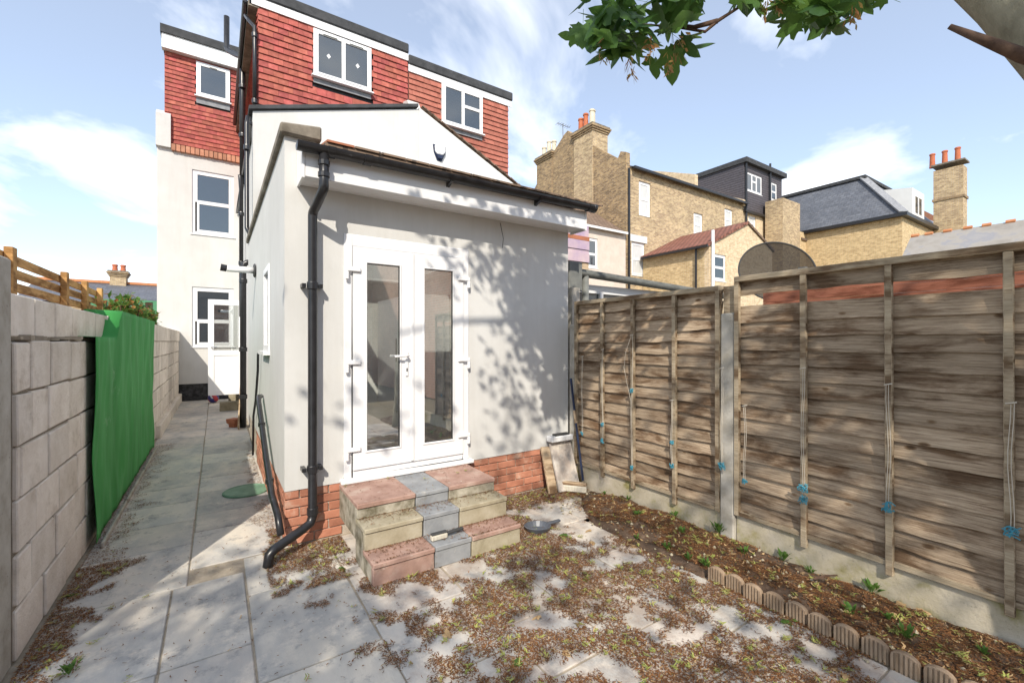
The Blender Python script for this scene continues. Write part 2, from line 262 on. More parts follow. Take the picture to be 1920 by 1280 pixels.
# ------------------------------------------------------------------ mesh helpers
class MB:
    def __init__(s): s.v, s.f, s.mi = [], [], []
    def add(s, vs, fs, mi=0):
        k = len(s.v); s.v += [tuple(p) for p in vs]; s.f += [tuple(i + k for i in f) for f in fs]; s.mi += [mi] * len(fs); return s
    def box(s, x0, x1, y0, y1, z0, z1, mi=0):
        return s.add([(x, y, z) for z in (z0, z1) for y in (y0, y1) for x in (x0, x1)],
                     [(0, 2, 3, 1), (4, 5, 7, 6), (0, 1, 5, 4), (2, 6, 7, 3), (0, 4, 6, 2), (1, 3, 7, 5)], mi)
    def obox(s, c, size, m3):
        c = Vector(c); h = Vector(size) / 2
        return s.add([c + m3 @ Vector((x * h.x, y * h.y, z * h.z)) for z in (-1, 1) for y in (-1, 1) for x in (-1, 1)],
                     [(0, 2, 3, 1), (4, 5, 7, 6), (0, 1, 5, 4), (2, 6, 7, 3), (0, 4, 6, 2), (1, 3, 7, 5)])
    def bar(s, a, b, w, h, up=(0, 0, 1)):
        a, b = Vector(a), Vector(b); d = (b - a); L = d.length; d.normalize(); sd = d.cross(Vector(up)).normalized(); u2 = sd.cross(d)
        m3 = Matrix((d, sd, u2)).transposed(); return s.obox((a + b) / 2, (L, w, h), m3)
    def prism(s, poly, off):
        """closed polygon (3-D points) pushed along off"""
        n = len(poly); P = [Vector(p) for p in poly]; Q = [p + Vector(off) for p in P]
        return s.add(P + Q, [tuple(range(n))[::-1], tuple(range(n, 2 * n))] + [(i, (i + 1) % n, n + (i + 1) % n, n + i) for i in range(n)])
    def tube(s, pts, r, seg=10, cap=True):
        P = [Vector(p) for p in pts]; rs = r if isinstance(r, (list, tuple)) else [r] * len(P)
        k = len(s.v); ref = None
        for i, p in enumerate(P):
            d = ((P[i] - P[i - 1]).normalized() if i else Vector()) + ((P[i + 1] - P[i]).normalized() if i < len(P) - 1 else Vector())
            d.normalize()
            if ref is None: ref = d.orthogonal().normalized()
            ref = (ref - d * ref.dot(d)).normalized(); b2 = d.cross(ref)
            for j in range(seg):
                a = 2 * math.pi * j / seg; s.v.append(tuple(p + (ref * math.cos(a) + b2 * math.sin(a)) * rs[i]))
        for i in range(len(P) - 1):
            for j in range(seg):
                s.f.append((k + i * seg + j, k + i * seg + (j + 1) % seg, k + (i + 1) * seg + (j + 1) % seg, k + (i + 1) * seg + j)); s.mi.append(0)
        if cap:
            s.f.append(tuple(k + j for j in range(seg))[::-1]); e = k + (len(P) - 1) * seg; s.f.append(tuple(e + j for j in range(seg))); s.mi += [0, 0]
        return s
    def lathe(s, prof, c, seg=16):
        k = len(s.v); c = Vector(c)
        for (r, z) in prof:
            for j in range(seg):
                a = 2 * math.pi * j / seg; s.v.append(tuple(c + Vector((r * math.cos(a), r * math.sin(a), z))))
        for i in range(len(prof) - 1):
            for j in range(seg):
                s.f.append((k + i * seg + j, k + i * seg + (j + 1) % seg, k + (i + 1) * seg + (j + 1) % seg, k + (i + 1) * seg + j)); s.mi.append(0)
        s.f.append(tuple(k + j for j in range(seg))[::-1]); e = k + (len(prof) - 1) * seg; s.f.append(tuple(e + j for j in range(seg))); s.mi += [0, 0]
        return s
    def wallY(s, x0, x1, z0, z1, y0, y1, holes=()):
        """wall facing -Y (front y0, back y1) with rectangular openings"""
        xs = sorted({x0, x1} | {h[i] for h in holes for i in (0, 1)}); zs = sorted({z0, z1} | {h[i] for h in holes for i in (2, 3)})
        inh = lambda x, z: any(h[0] < x < h[1] and h[2] < z < h[3] for h in holes)
        for a, b in zip(xs, xs[1:]):
            for c, d in zip(zs, zs[1:]):
                if inh((a + b) / 2, (c + d) / 2): continue
                s.add([(a, y0, c), (b, y0, c), (b, y0, d), (a, y0, d)], [(0, 1, 2, 3)]); s.add([(a, y1, c), (b, y1, c), (b, y1, d), (a, y1, d)], [(3, 2, 1, 0)])
        for (a, b, c, d) in list(holes):
            s.add([(a, y0, c), (b, y0, c), (b, y0, d), (a, y0, d), (a, y1, c), (b, y1, c), (b, y1, d), (a, y1, d)], [(0, 4, 5, 1), (1, 5, 6, 2), (2, 6, 7, 3), (3, 7, 4, 0)])
        s.add([(x0, y0, z0), (x1, y0, z0), (x1, y0, z1), (x0, y0, z1), (x0, y1, z0), (x1, y1, z0), (x1, y1, z1), (x0, y1, z1)], [(0, 4, 5, 1)[::-1], (1, 5, 6, 2)[::-1], (2, 6, 7, 3)[::-1], (3, 7, 4, 0)[::-1]])
        return s
    def mesh(s, name, mats, smooth=False, bevel=0):
        me = bpy.data.meshes.new(name); me.from_pydata(s.v, [], s.f)
        ms = mats if isinstance(mats, (list, tuple)) else [mats]
        for m in ms: me.materials.append(m)
        if len(ms) > 1: me.polygons.foreach_set('material_index', s.mi)
        if bevel:
            bm = bmesh.new(); bm.from_mesh(me); bmesh.ops.remove_doubles(bm, verts=bm.verts, dist=1e-5)
            es = [e for e in bm.edges if len(e.link_faces) == 2 and e.calc_face_angle(0) > .6]
            bmesh.ops.bevel(bm, geom=es, offset=bevel, segments=1, affect='EDGES', clamp_overlap=True); bm.to_mesh(me); bm.free()
        uv = me.uv_layers.new(name='UVMap').data
        for p in me.polygons:
            n = p.normal; ax, ay, az = abs(n.x), abs(n.y), abs(n.z)
            for li in p.loop_indices:
                c = me.vertices[me.loops[li].vertex_index].co
                if az > .93: q = (c.y, c.x) if s_ud.get(name) else (c.x, c.y)
                elif ax > ay: q = (c.y, c.z / max(.3, math.sqrt(1 - az * az)))
                else: q = (c.x, c.z / max(.3, math.sqrt(1 - az * az)))
                uv[li].uv = q
        if smooth: me.polygons.foreach_set('use_smooth', [True] * len(me.polygons))
        me.update(); return me
    def build(s, name, mats, parent=None, smooth=False, bevel=0, stuff=False):
        o = bpy.data.objects.new(name, s.mesh(name, mats, smooth, bevel)); col.objects.link(o)
        if parent is not None: attach(o, parent)
        if stuff: o['kind'] = 'stuff'
        return o
s_ud = {}
def worldpos(o): 
    p = Vector()
    while o is not None and o.parent is None: return Vector(o.location)
    return p
def attach(o, parent):
    o.parent = parent
    if parent.parent is None: o.matrix_parent_inverse = Matrix.Translation(-Vector(parent.location))
    else: o.matrix_parent_inverse = Matrix.Translation(-Vector(parent.location))
def tag(o, label, cat, group=None, kind=None):
    if label: o['label'] = label
    if cat: o['category'] = cat
    if group: o['group'] = group
    if kind: o['kind'] = kind
    return o
def thing(name, label, cat, loc=(0, 0, 0), group=None):
    o = bpy.data.objects.new(name, None); o.empty_display_size = .1; col.objects.link(o); o.location = loc
    return tag(o, label, cat, group)
def inst(name, me, loc, parent, rot=None, scale=None):
    o = bpy.data.objects.new(name, me); col.objects.link(o); o.location = loc
    if rot is not None: o.rotation_euler = rot
    if scale is not None: o.scale = scale
    if parent is not None: attach(o, parent)
    return o
def windowY(parent, x0, x1, z0, z1, y, lights, fr=.055, proud=.02, mat_glass='glass_dark', sill=.06, name='window', depth=.07, vents=False):
    """casement window in a wall facing -Y; lights = list of (x0,x1,z0,z1) in 0..1 with own sash frame"""
    f = MB(); yf = y - proud
    f.box(x0, x0 + fr, yf, yf + depth, z0, z1); f.box(x1 - fr, x1, yf, yf + depth, z0, z1)
    f.box(x0 + fr, x1 - fr, yf, yf + depth, z0, z0 + fr); f.box(x0 + fr, x1 - fr, yf, yf + depth, z1 - fr, z1)
    win = f.build(name, M['upvc'], parent)
    W, Hh = x1 - x0 - 2 * fr, z1 - z0 - 2 * fr
    for (a, b_, c, d) in lights:
        ax, bx, cz, dz = x0 + fr + a * W, x0 + fr + b_ * W, z0 + fr + c * Hh, z0 + fr + d * Hh
        s = fr * .75; q = MB(); ys = yf - .012
        q.box(ax, ax + s, ys, ys + .05, cz, dz); q.box(bx - s, bx, ys, ys + .05, cz, dz); q.box(ax + s, bx - s, ys, ys + .05, cz, cz + s); q.box(ax + s, bx - s, ys, ys + .05, dz - s, dz)
        q.build('sash', M['upvc'], win, bevel=.006)
        g = MB(); g.box(ax + s, bx - s, ys + .02, ys + .035, cz + s, dz - s); g.build('pane', M[mat_glass], win)
        if vents:
            g = MB(); xm = (ax + bx) / 2; g.box(xm - W * .13, xm + W * .13, ys - .012, ys - .001, dz - s * .75, dz - s * .4); g.build('trickle_vent', M['galv'], win)
    if sill:
        g = MB(); g.box(x0 - .04, x1 + .04, yf - .06, yf + .03, z0 - .035, z0 - .002); g.build('sill', M['upvc'], win, bevel=.006)
    return win

# ================================================================== SETTING
g = MB(); g.box(-300, 300, -200, 400, -.4, -.03); go = g.build('ground', M['ground']); tag(go, 'earth under the yard and gardens', 'ground', kind='structure')
XL, XS, XF, YW = -.85, .456, 3.5, 3.96           # left wall, side of the extension, fence, front wall of the extension
# paving: base + single slabs
g = MB(); g.box(XL - .1, 2.9, -3.0, 15.2, -.1, -.009); g.box(2.78, 3.5, 3.0, 3.96, -.1, -.009)
pav = g.build('patio', M['joint']); tag(pav, 'riven grey sandstone paving of the yard and side path', 'paving', kind='structure')
def slab(x0, x1, y0, y1):
    j = .006; q = MB(); n = 4
    d = lambda: rnd.uniform(-.004, .004)
    dz = rnd.uniform(-.0015, .003)
    q.box(x0 + j, x1 - j, y0 + j, y1 - j, -.03, dz)
    q.v = [(x + d(), y + d(), z) for x, y, z in q.v]
    q.build('slab', M['slab'], pav, bevel=.005)
y = 3.96
for (xa, xb, first) in ((XL + .02, -.16, .1), (-.16, XS + .04, .35)):
    y = YW + first - .35
    while y < 15.1:
        l = rnd.choice((.6, .6, .75, .9, .45)); y1 = min(y + l, 15.19); slab(xa, xb, y, y1); y = y1
cols = [XL + .02, -.24, .17, .77, 1.37, 1.82, 2.42, 2.835]
for i, (xa, xb) in enumerate(zip(cols, cols[1:])):
    y = YW - .25 if xa < .17 else YW - .01
    if xa < .17: y = YW - .25 + (0 if i else -0)
    while y > -.9:
        l = rnd.choice((.6, .6, .9, .45, .75)); slab(xa, xb, y - l, y); y -= l
for xa, xb, ya, yb in ((2.78, 3.12, 3.42, 3.95), (2.78, 3.05, 3.05, 3.42)): slab(xa, xb, ya, yb)
# soil bed along the fence
def soil_h(x, yy):
    e = min(1, max(0, (x - 2.78) / .3)); e *= min(1, max(0, (3.5 - yy) / .35)); return .006 + .05 * e + .03 * noise.noise(Vector((x * 4, yy * 4, 1))) * e + .02 * noise.noise(Vector((x * 14, yy * 14, 3)))
q = MB(); nx, ny = 26, 110
for j in range(ny + 1):
    for i in range(nx + 1):
        yy = 3.55 - j / ny * 5.0; xl = 2.80 + .07 * noise.noise(Vector((0, yy * 2, 5))) + .05 * noise.noise(Vector((0, yy * 9, 5))) + (.07 if yy < 1.85 else 0)
        if yy > 2.9: xl += (yy - 2.9) * .7
        x = xl + (3.46 - xl) * i / nx; q.v.append((x, yy, soil_h(x, yy) if i else -.02))
for j in range(ny):
    for i in range(nx): a = j * (nx + 1) + i; q.f.append((a, a + nx + 1, a + nx + 2, a + 1)); q.mi.append(0)
so_ = q.build('soil_bed', M['soil'], smooth=True); tag(so_, 'dark soil bed along the foot of the fence', 'soil', kind='structure')

# ================================================================== OUR HOUSE
YO, YD, YR = 8.7, 9.33, 15.2     # outrigger end, its dormer face, rear wall of the main house
XO = .55
house = thing('terraced_house', 'cream rendered terraced house with single storey extension and red tile hung dormers', 'house', (2, 9, 0))
# --- extension: walls
dx0, dx1, dz0, dz1 = .908, 2.119, .475, 2.575
g = MB(); g.wallY(XS, 3.44, .445, 3.02, YW, YW + .25, [(dx0, dx1, .446, dz1)])
g.build('extension_wall', M['render'], house)
g = MB(); SW = (5.15, 5.75, 1.55, 2.45)   # side window
# side wall (faces -X), built as four boxes round its window
for (ya, yb, za, zb) in ((YW + .25, SW[0], .445, 3.30), (SW[1], YO + .02, .445, 3.30), (SW[0], SW[1], .445, SW[2]), (SW[0], SW[1], SW[3], 3.30)): g.box(XS, XS + .24, ya, yb, za, zb)
g.box(XS, XS + .24, YW + .002, YW + .25, 3.02, 3.30)
g.build('extension_wall', M['render'], house)
g = MB(); g.box(3.2, 3.44, YW + .25, YO, 0, 3.0); g.build('extension_wall', M['render'], house)
g = MB(); g.box(XS - .035, XS + .27, YW - .05, YO, 3.30, 3.385); g.v = [(x, yv, z + (.035 if (z > 3.35 and x > XS + .02 and x < XS + .4) else 0)) for x, yv, z in g.v]
g.build('parapet_coping', M['coping'], house, bevel=.012)
# side window
f = MB()
for (ya, yb, za, zb) in ((SW[0], SW[0] + .06, SW[2], SW[3]), (SW[1] - .06, SW[1], SW[2], SW[3]), (SW[0] + .06, SW[1] - .06, SW[2], SW[2] + .06), (SW[0] + .06, SW[1] - .06, SW[3] - .06, SW[3])): f.box(XS - .01, XS + .06, ya, yb, za, zb)
sw = f.build('window', M['upvc'], house); q = MB(); q.box(XS + .02, XS + .035, SW[0] + .06, SW[1] - .06, SW[2] + .06, SW[3] - .06); q.build('pane', M['glass_clear'], sw)
q = MB(); q.box(XS - .06, XS + .02, SW[0] - .04, SW[1] + .04, SW[2] - .04, SW[2] - .002); q.build('sill', M['upvc'], sw)
# plinth of single bricks
core = MB(); core.box(XS + .022, 3.42, YW + .022, YW + .25, -.05, .444); core.box(XS + .022, XS + .24, YW + .25, YO, -.05, .444)
pl = core.build('plinth', M['mortar'], house)
bq = MB(); bq.box(-.107, .107, -.05, .05, -.0325, .0325); bme = bq.mesh('brick', M['brick_red'], bevel=.004)
bq = MB(); bq.box(-.05, .05, -.107, .107, -.0325, .0325); bmeS = bq.mesh('brick', M['brick_red'], bevel=.004)
for r in range(6):
    z = .038 + r * .0745
    x = XS + .11 - (r % 2) * .1125
    while x < 3.44:
        if not (.98 < x < 1.97):
            a, b_ = max(x - .1075, XS + .002), min(x + .1075, 3.438)
            if b_ - a > .03: inst('brick', bme, ((a + b_) / 2, YW + .056 + rnd.uniform(0, .004), z), pl, scale=((b_ - a) / .214, 1, 1))
        x += .225
    yy = YW + .22 + (r % 2) * .1125
    while yy < 7.0: inst('brick', bmeS, (XS + .056 + rnd.uniform(0, .004), yy, z), pl); yy += .225
# roof, soffit, fascia, gutter
g = MB(); rz = lambda yv: 3.13 + (yv - 3.6) * .2196
for (xa, xb, ya, yb) in ((XS + .24, 3.47, 3.6, 4.6), (XS + .24, 3.47, 8.1, YO), (XS + .24, 1.0, 4.6, 8.1), (2.9, 3.47, 4.6, 8.1)): g.prism([(xa, ya, rz(ya)), (xa, yb, rz(yb)), (xb, yb, rz(yb)), (xb, ya, rz(ya))], (0, 0, .04))  # gap left in the middle for the added rooflight
er = g.build('extension_roof', M['brown_tile'], house)
for k in range(14):
    q = MB(); xa = XS + .25 + k * .21; q.box(xa, xa + .2, 3.585, 3.9, -.008, .008); q.v = [(x, yv, 3.185 + (yv - 3.6) * .22 + z) for x, yv, z in q.v]; q.build('roof_tile', M['terracotta'] if k == 0 else M['brown_tile'], er)
q = MB(); q.box(XS + .11, 3.47, 3.70, 3.722, 2.915, 3.115); q.build('fascia', M['upvc'], house, bevel=.004)
q = MB()
for k in range(3): q.box(XS + .11, 3.45, 3.722 + k * .0795, 3.722 + k * .0795 + .077, 2.922, 2.938)
q.build('soffit', M['upvc'], house, bevel=.003)
q = MB(); q.prism([(XS + .09, 3.695, 2.905), (XS + .09, YW - .001, 2.905), (XS + .09, YW - .001, 3.2), (XS + .09, 3.695, 3.12)], (.018, 0, 0)); q.build('eaves_end', M['upvc'], house)
q = MB(); q.prism([(3.47, 3.695, 2.905), (3.47, YW - .001, 2.905), (3.47, YW - .001, 3.2), (3.47, 3.695, 3.12)], (.018, 0, 0)); q.build('eaves_end', M['upvc'], house)
def half_gutter(x0, x1, yc, z0, z1, r=.058, bulge=0):
    q = MB(); n = 10; segs = 24; k0 = 0
    for i in range(segs + 1):
        x = x0 + (x1 - x0) * i / segs; zc = z0 + (z1 - z0) * i / segs
        for s_ in (1, .9):
            for j in range(n + 1):
                a = math.pi + math.pi * j / n; q.v.append((x, yc + math.cos(a) * r * s_, zc + math.sin(a) * r * s_ + .0))
    w_ = 2 * (n + 1)
    for i in range(segs):
        for j in range(n):
            a = i * w_ + j; q.f.append((a, a + 1, a + 1 + w_, a + w_)); a2 = a + n + 1; q.f.append((a2, a2 + w_, a2 + w_ + 1, a2 + 1))
        for j in (0, n): a = i * w_ + j; q.f.append((a, a + w_, a + w_ + n + 1, a + n + 1))
    for i in (0, segs):
        q.f.append(tuple(i * w_ + j for j in range(n + 1)))
    q.mi = [0] * len(q.f); return q
gy = 3.635
gut = half_gutter(.50, 3.50, gy, 3.135, 3.165).build('gutter', M['black'], house, smooth=False)
for xx in (.74, 1.02, 3.47): q = half_gutter(xx - .03, xx + .03, gy, 3.135 + (xx - .5) * .01, 3.135 + (xx - .5) * .01 + .0005, r=.066); q.build('gutter_union', M['black'], gut)
q = MB(); q.lathe([(.05, 0), (.06, .01), (.06, .05), (.03, .06)], (0, 0, 0), 14); q.v = [(3.5 + z, gy + x, 3.15 + yv * .9) for x, yv, z in q.v]; q.build('gutter_stop_end', M['black'], gut)
for xx in (1.75, 2.75): q = MB(); q.prism([(xx, 3.70, 3.06), (xx, 3.60, 3.09), (xx, 3.575, 3.13), (xx, 3.70, 3.13)], (.03, 0, 0)); q.build('gutter_bracket', M['black'], gut)
# main downpipe
dp = MB(); dp.tube([(.69, gy, 3.10), (.69, gy, 2.85), (.689, gy + .006, 2.825), (.684, gy + .03, 2.805), (.657, 3.84, 2.71), (.652, 3.868, 2.69), (.65, 3.875, 2.665), (.65, 3.875, .24), (.63, 3.86, .19), (.56, 3.82, .165), (.36, 3.70, .115), (.325, 3.68, .09), (.315, 3.675, .01)], .036, 14)
dpo = dp.build('downpipe', M['black'], house, smooth=True)
for z in (2.1, .62, .28): q = MB(); q.lathe([(.042, -.03), (.044, -.025), (.044, .025), (.042, .03)], (.65, 3.875, z), 14); q.build('pipe_collar', M['black'], dpo)
for z in (2.1, .62): q = MB(); q.box(.57, .60, 3.86, 3.958, z - .015, z + .015); q.box(.70, .725, 3.86, 3.958, z - .015, z + .015); q.build('pipe_bracket', M['black'], dpo)
for z in (2.93, 3.02): q = MB(); q.lathe([(.04, -.02), (.043, -.016), (.043, .016), (.04, .02)], (.69, gy, z), 14); q.build('pipe_collar', M['black'], dpo)
wp = MB(); wp.tube([(.43, 5.85, 1.02), (.40, 5.72, 1.03), (.39, 5.6, .99), (.39, 5.2, .80), (.39, 4.7, .55), (.39, 4.2, .36), (.40, 3.88, .30), (.41, 3.78, .18)], .026, 10); wpo = wp.build('waste_pipe', M['black'], house, smooth=True)
for k, p in enumerate([(.39, 5.2, .80), (.39, 4.4, .43)]): q = MB(); q.lathe([(.034, -.02), (.034, .02)], p, 10); q.build('pipe_clip', M['black'], wpo)
wp = MB(); wp.tube([(.44, 6.1, 1.52), (.42, 6.12, 1.5), (.42, 6.15, 1.3), (.42, 6.5, .9), (.42, 6.9, .65), (.42, 7.0, .1)], .014, 8); wp.build('waste_pipe', M['black'], house, smooth=True)
# french doors
fr = MB(); Fw = .07; ys = YW + .0
fr.box(dx0 + .001, dx0 + Fw, ys - .012, ys + .07, dz0, dz1 - .001); fr.box(dx1 - Fw, dx1 - .001, ys - .012, ys + .07, dz0, dz1 - .001)
fr.box(dx0 + Fw, dx1 - Fw, ys - .012, ys + .07, dz1 - Fw - .03, dz1 - .001); fr.box(dx0 + Fw, dx1 - Fw, ys - .012, ys + .07, dz0, dz0 + .06)
fd = fr.build('french_door_frame', M['upvc'], house, bevel=.006)
q = MB(); q.box(dx0 - .03, dx1 + .03, ys - .07, ys + .05, dz0 - .04, dz0 - .002); q.build('threshold', M['upvc'], fd, bevel=.008)
xm = (dx0 + dx1) / 2
for k, (a, b_) in enumerate(((dx0 + Fw + .004, xm - .003), (xm + .003, dx1 - Fw - .004))):
    d0, d1 = dz0 + .064, dz1 - Fw - .034; s_ = .10; yl = ys - .03
    l = MB(); l.box(a, a + s_, yl, yl + .06, d0, d1); l.box(b_ - s_, b_, yl, yl + .06, d0, d1); l.box(a + s_, b_ - s_, yl, yl + .06, d0, d0 + .14); l.box(a + s_, b_ - s_, yl, yl + .06, d1 - .12, d1)
    leaf = l.build('door_leaf', M['upvc'], house)
    q = MB(); t_ = .016; e = (a + s_, b_ - s_, d0 + .14, d1 - .12)
    q.box(e[0], e[0] + t_, yl - .008, yl + .02, e[2], e[3]); q.box(e[1] - t_, e[1], yl - .008, yl + .02, e[2], e[3]); q.box(e[0] + t_, e[1] - t_, yl - .008, yl + .02, e[2], e[2] + t_); q.box(e[0] + t_, e[1] - t_, yl - .008, yl + .02, e[3] - t_, e[3])
    q.build('glazing_bead', M['upvc'], leaf, bevel=.004)
    q = MB(); s2 = .006; e2 = (e[0] + t_, e[1] - t_, e[2] + t_, e[3] - t_)
    q.box(e2[0], e2[0] + s2, yl + .003, yl + .02, e2[2], e2[3]); q.box(e2[1] - s2, e2[1], yl + .003, yl + .02, e2[2], e2[3]); q.box(e2[0], e2[1], yl + .004, yl + .019, e2[2], e2[2] + s2); q.box(e2[0], e2[1], yl + .004, yl + .019, e2[3] - s2, e2[3])
    q.build('seal', M['seal'], leaf)
    q = MB(); q.add([(e2[0], yl + .012, e2[2]), (e2[1], yl + .012, e2[2]), (e2[1], yl + .012, e2[3]), (e2[0], yl + .012, e2[3])], [(0, 1, 2, 3)]); q.build('pane', M['glass'], leaf)
    for zz in (.70, 1.45, 2.25):
        q = MB(); hx = dx0 + .005 if k == 0 else dx1 - .005; sg = 1 if k == 0 else -1
        q.box(min(hx, hx + sg * .13), max(hx, hx + sg * .13), yl - .022, yl - .002, zz, zz + .04); q.box(min(hx, hx + sg * .03), max(hx, hx + sg * .03), yl - .026, yl - .003, zz - .07, zz + .0)
        q.build('hinge', M['upvc'], leaf, bevel=.006)
    if k == 0:
        q = MB(); q.box(b_ - .066, b_ - .036, yl - .012, yl - .001, 1.33, 1.56); q.build('handle_plate', M['upvc'], leaf, bevel=.008)
        q = MB(); q.tube([(b_ - .05, yl - .01, 1.52), (b_ - .05, yl - .05, 1.52), (b_ - .07, yl - .056, 1.52), (b_ - .18, yl - .056, 1.515)], .010, 8); q.build('handle', M['upvc'], leaf, smooth=True)
        q = MB(); q.box(b_ - .057, b_ - .045, yl - .014, yl - .011, 1.375, 1.405); q.build('keyhole', M['seal'], leaf)
q = MB(); q.box(xm - .016, xm + .016, ys - .042, ys - .028, dz0 + .07, dz1 - Fw - .04); q.build('door_astragal', M['upvc'], fd, bevel=.005)
# room behind the doors
g = MB(); g.box(XS + .25, 3.2, YW + .25, YO - .2, .40, .468); g.build('room_floor', M['floor'], house)
q = MB(); q.prism([(.98, 4.58, rz(4.58) + .06), (.98, 8.12, rz(8.12) + .06), (2.92, 8.12, rz(8.12) + .06), (2.92, 4.58, rz(4.58) + .06)], (0, 0, .012)); q.build('added_rooflight_pane', M['glass_clear'], er)  # added rooflight, unseen from the camera, lets daylight in to brighten the room
g = MB()
for (xa, xb, ya, yb) in ((XS + .25, 3.2, YW + .25, 4.6), (XS + .25, 3.2, 8.1, YO - .2), (XS + .25, 1.0, 4.6, 8.1), (2.9, 3.2, 4.6, 8.1)): g.box(xa, xb, ya, yb, 2.76, 2.80)  # ceiling left open under the added rooflight
g.build('room_ceiling', M['roomwall'], house)
g = MB(); g.box(XS + .25, 3.2, YO - .2, YO - .1, .47, 2.76); g.box(3.185, 3.199, YW + .25, YO - .2, .47, 2.76); g.build('room_wall', M['roomwall'], house)
ku = thing('kitchen_unit', 'white kitchen unit with dark worktop seen through the left door pane', 'kitchen unit', (1.05, 6.2, .468))
q = MB(); q.box(.72, 1.32, 5.2, 7.4, .47, 1.34); q.build('carcass', M['upvc'], ku); q = MB(); q.box(.71, 1.36, 5.17, 7.4, 1.342, 1.38); q.build('worktop', M['worktop'], ku)
kf = thing('tall_cupboard', 'pale tall cupboard on the right inside the doors', 'cupboard', (2.9, 7.0, .468))
q = MB(); q.box(2.55, 3.18, 6.6, 8.4, .47, 2.4); q.build('carcass', M['upvc'], kf); q = MB(); q.tube([(2.53, 7.3, 1.3), (2.53, 7.3, 1.7)], .01, 6); q.build('handle', M['steel'], kf)
# --- outrigger (two storeys) with gable end
xr, zr_ = 3.5, 6.46
g = MB(); g.prism([(XO - .03, YO, 0), (XO - .03, YO, 5.56), (xr - .002, YO, zr_), (xr - .002, YO, 0)], (0, .25, 0)); g.build('outrigger_wall', M['render'], house)
g = MB(); g.box(XO, XO + .25, YO + .25, YR, 0, 5.45); g.build('outrigger_wall', M['render'], house)
g = MB(); g.prism([(XO - .09, YO - .05, 5.56), (xr - .03, YO - .05, zr_ + .02), (xr - .03, YO - .05, zr_ + .09), (XO - .09, YO - .05, 5.63)], (0, .34, 0)); g.build('verge_trim', M['felt'], house, bevel=.006)
g = MB(); g.prism([(XO - .05, YO + .2, 5.50), (xr, YO + .2, zr_ - .05), (xr, YO + .2, zr_ + .05), (XO - .05, YO + .2, 5.60)], (0, YD - YO + .3, 0)); g.build('outrigger_roof', M['felt'], house)
g = MB(); g.prism([(3.38, YO + .12, 6.42), (3.38, YO + .35, 6.78), (3.38, YO + .75, 6.9), (3.38, YO + .75, 6.3)], (.26, 0, 0)); pw = g.build('party_parapet', M['render'], house, bevel=.01)
# --- outrigger dormer
DX0, DX1, DZ0, DZT = .635, 3.488, 5.45, 7.80
g = MB(); g.box(DX0 + .02, DX1, YD + .03, YR + .2, DZ0, DZT); g.build('dormer_wall', M['felt'], house)
g = MB(); g.box(DX0 - .1, DX1 + .008, YD - .03, YD - .01, DZT - .02, DZT + .13); g.build('dormer_fascia', M['upvc'], house)
g = MB(); g.box(DX0 - .12, DX1 + .01, YD - .06, YR + .3, DZT + .131, DZT + .34); g.build('dormer_roof', M['felt'], house, bevel=.02)
g = MB(); g.box(DX0 - .13, DX0 + .02, YD - .009, YR, DZT - .05, DZT - .025); g.build('dormer_soffit', M['coping'], house)
g = MB(); g.box(DX0 - .15, DX0 - .131, YD, YR, DZT - .05, DZT + .12); g.build('dormer_side_fascia', M['coping'], house)
# tiles
tq = MB(); tw, th_ = .168, .15
tq.add([(x, (-.036 if z < 0 else -.006) + yv, z) for z in (-.13, .02) for yv in (0, .016) for x in (-tw / 2 + .0015, tw / 2 - .0015)], [(0, 2, 3, 1), (4, 5, 7, 6), (0, 1, 5, 4), (2, 6, 7, 3), (0, 4, 6, 2), (1, 3, 7, 5)])
tile_me = tq.mesh('tile', M['tile']); tile_me_o = tq.mesh('tile', M['tile_o'])
def hang(parent, x0, x1, z0, z1, y, skip, me, joined=None, gauge=.118, limit=None, w=.168):
    n = 0; r = 0; z = z1
    while z > z0:
        x = x0 - (w / 2 if r % 2 else 0)
        while x < x1 - .01:
            a, b_ = max(x, x0), min(x + w, x1)
            cx_, cz_ = (a + b_) / 2, z - .05
            if b_ - a > .02 and not any(s[0] < cx_ < s[1] and s[2] < cz_ < s[3] for s in skip):
                jy = rnd.uniform(-.003, .003)
                if joined is None: inst('tile', me, (cx_, y + jy, z), parent, scale=((b_ - a) / w, 1, 1), rot=(rnd.uniform(-.01, .02), rnd.uniform(-.006, .006), 0)); n += 1
                else:
                    sx = (b_ - a) / w; joined.add([(vx * sx + cx_, vy + y + jy, vz + z) for vx, vy, vz in [tuple(v.co) for v in me.vertices]], [tuple(p.vertices) for p in me.polygons])
            x += w
        z -= gauge; r += 1
    return n
W1 = (onY(587, 55, YD), onY(697, 180, YD)); wx0, wx1 = W1[0].x, onY(695, 100, YD).x; wz1 = onY(587, 55, YD).z; wz0 = onY(587, 143, YD).z
win = windowY(house, wx0, wx1, wz0, wz1, YD - .02, [(0, .5, 0, 1), (.5, 1, 0, 1)], fr=.05, proud=.035, vents=True)
for k in (.25, .75):   # diamond stickers on the new panes
    cx_ = wx0 + (wx1 - wx0) * k; cz_ = (wz0 + wz1) / 2; yq = YD - .02 - .035 - .012 + .019
    q = MB(); q.prism([(cx_ - .04, yq, cz_), (cx_, yq, cz_ - .05), (cx_ + .04, yq, cz_), (cx_, yq, cz_ + .05)], (0, -.004, 0)); q.build('pane_sticker', M['upvc'], win)
q = MB(); q.box(wx0, wx1, YD - .034, YD - .02, wz0 - .13, wz0 - .04); q.build('lead_apron', M['lead'], win)
n1 = hang(house, DX0, DX1, 5.62, DZT - .02, YD + .012, [(wx0, wx1, wz0 - .16, wz1)], tile_me)
JO = MB()   # tiles past the first 300: side cheek and rear dormer
yy = YD + .05
z = DZT - .06; r = 0
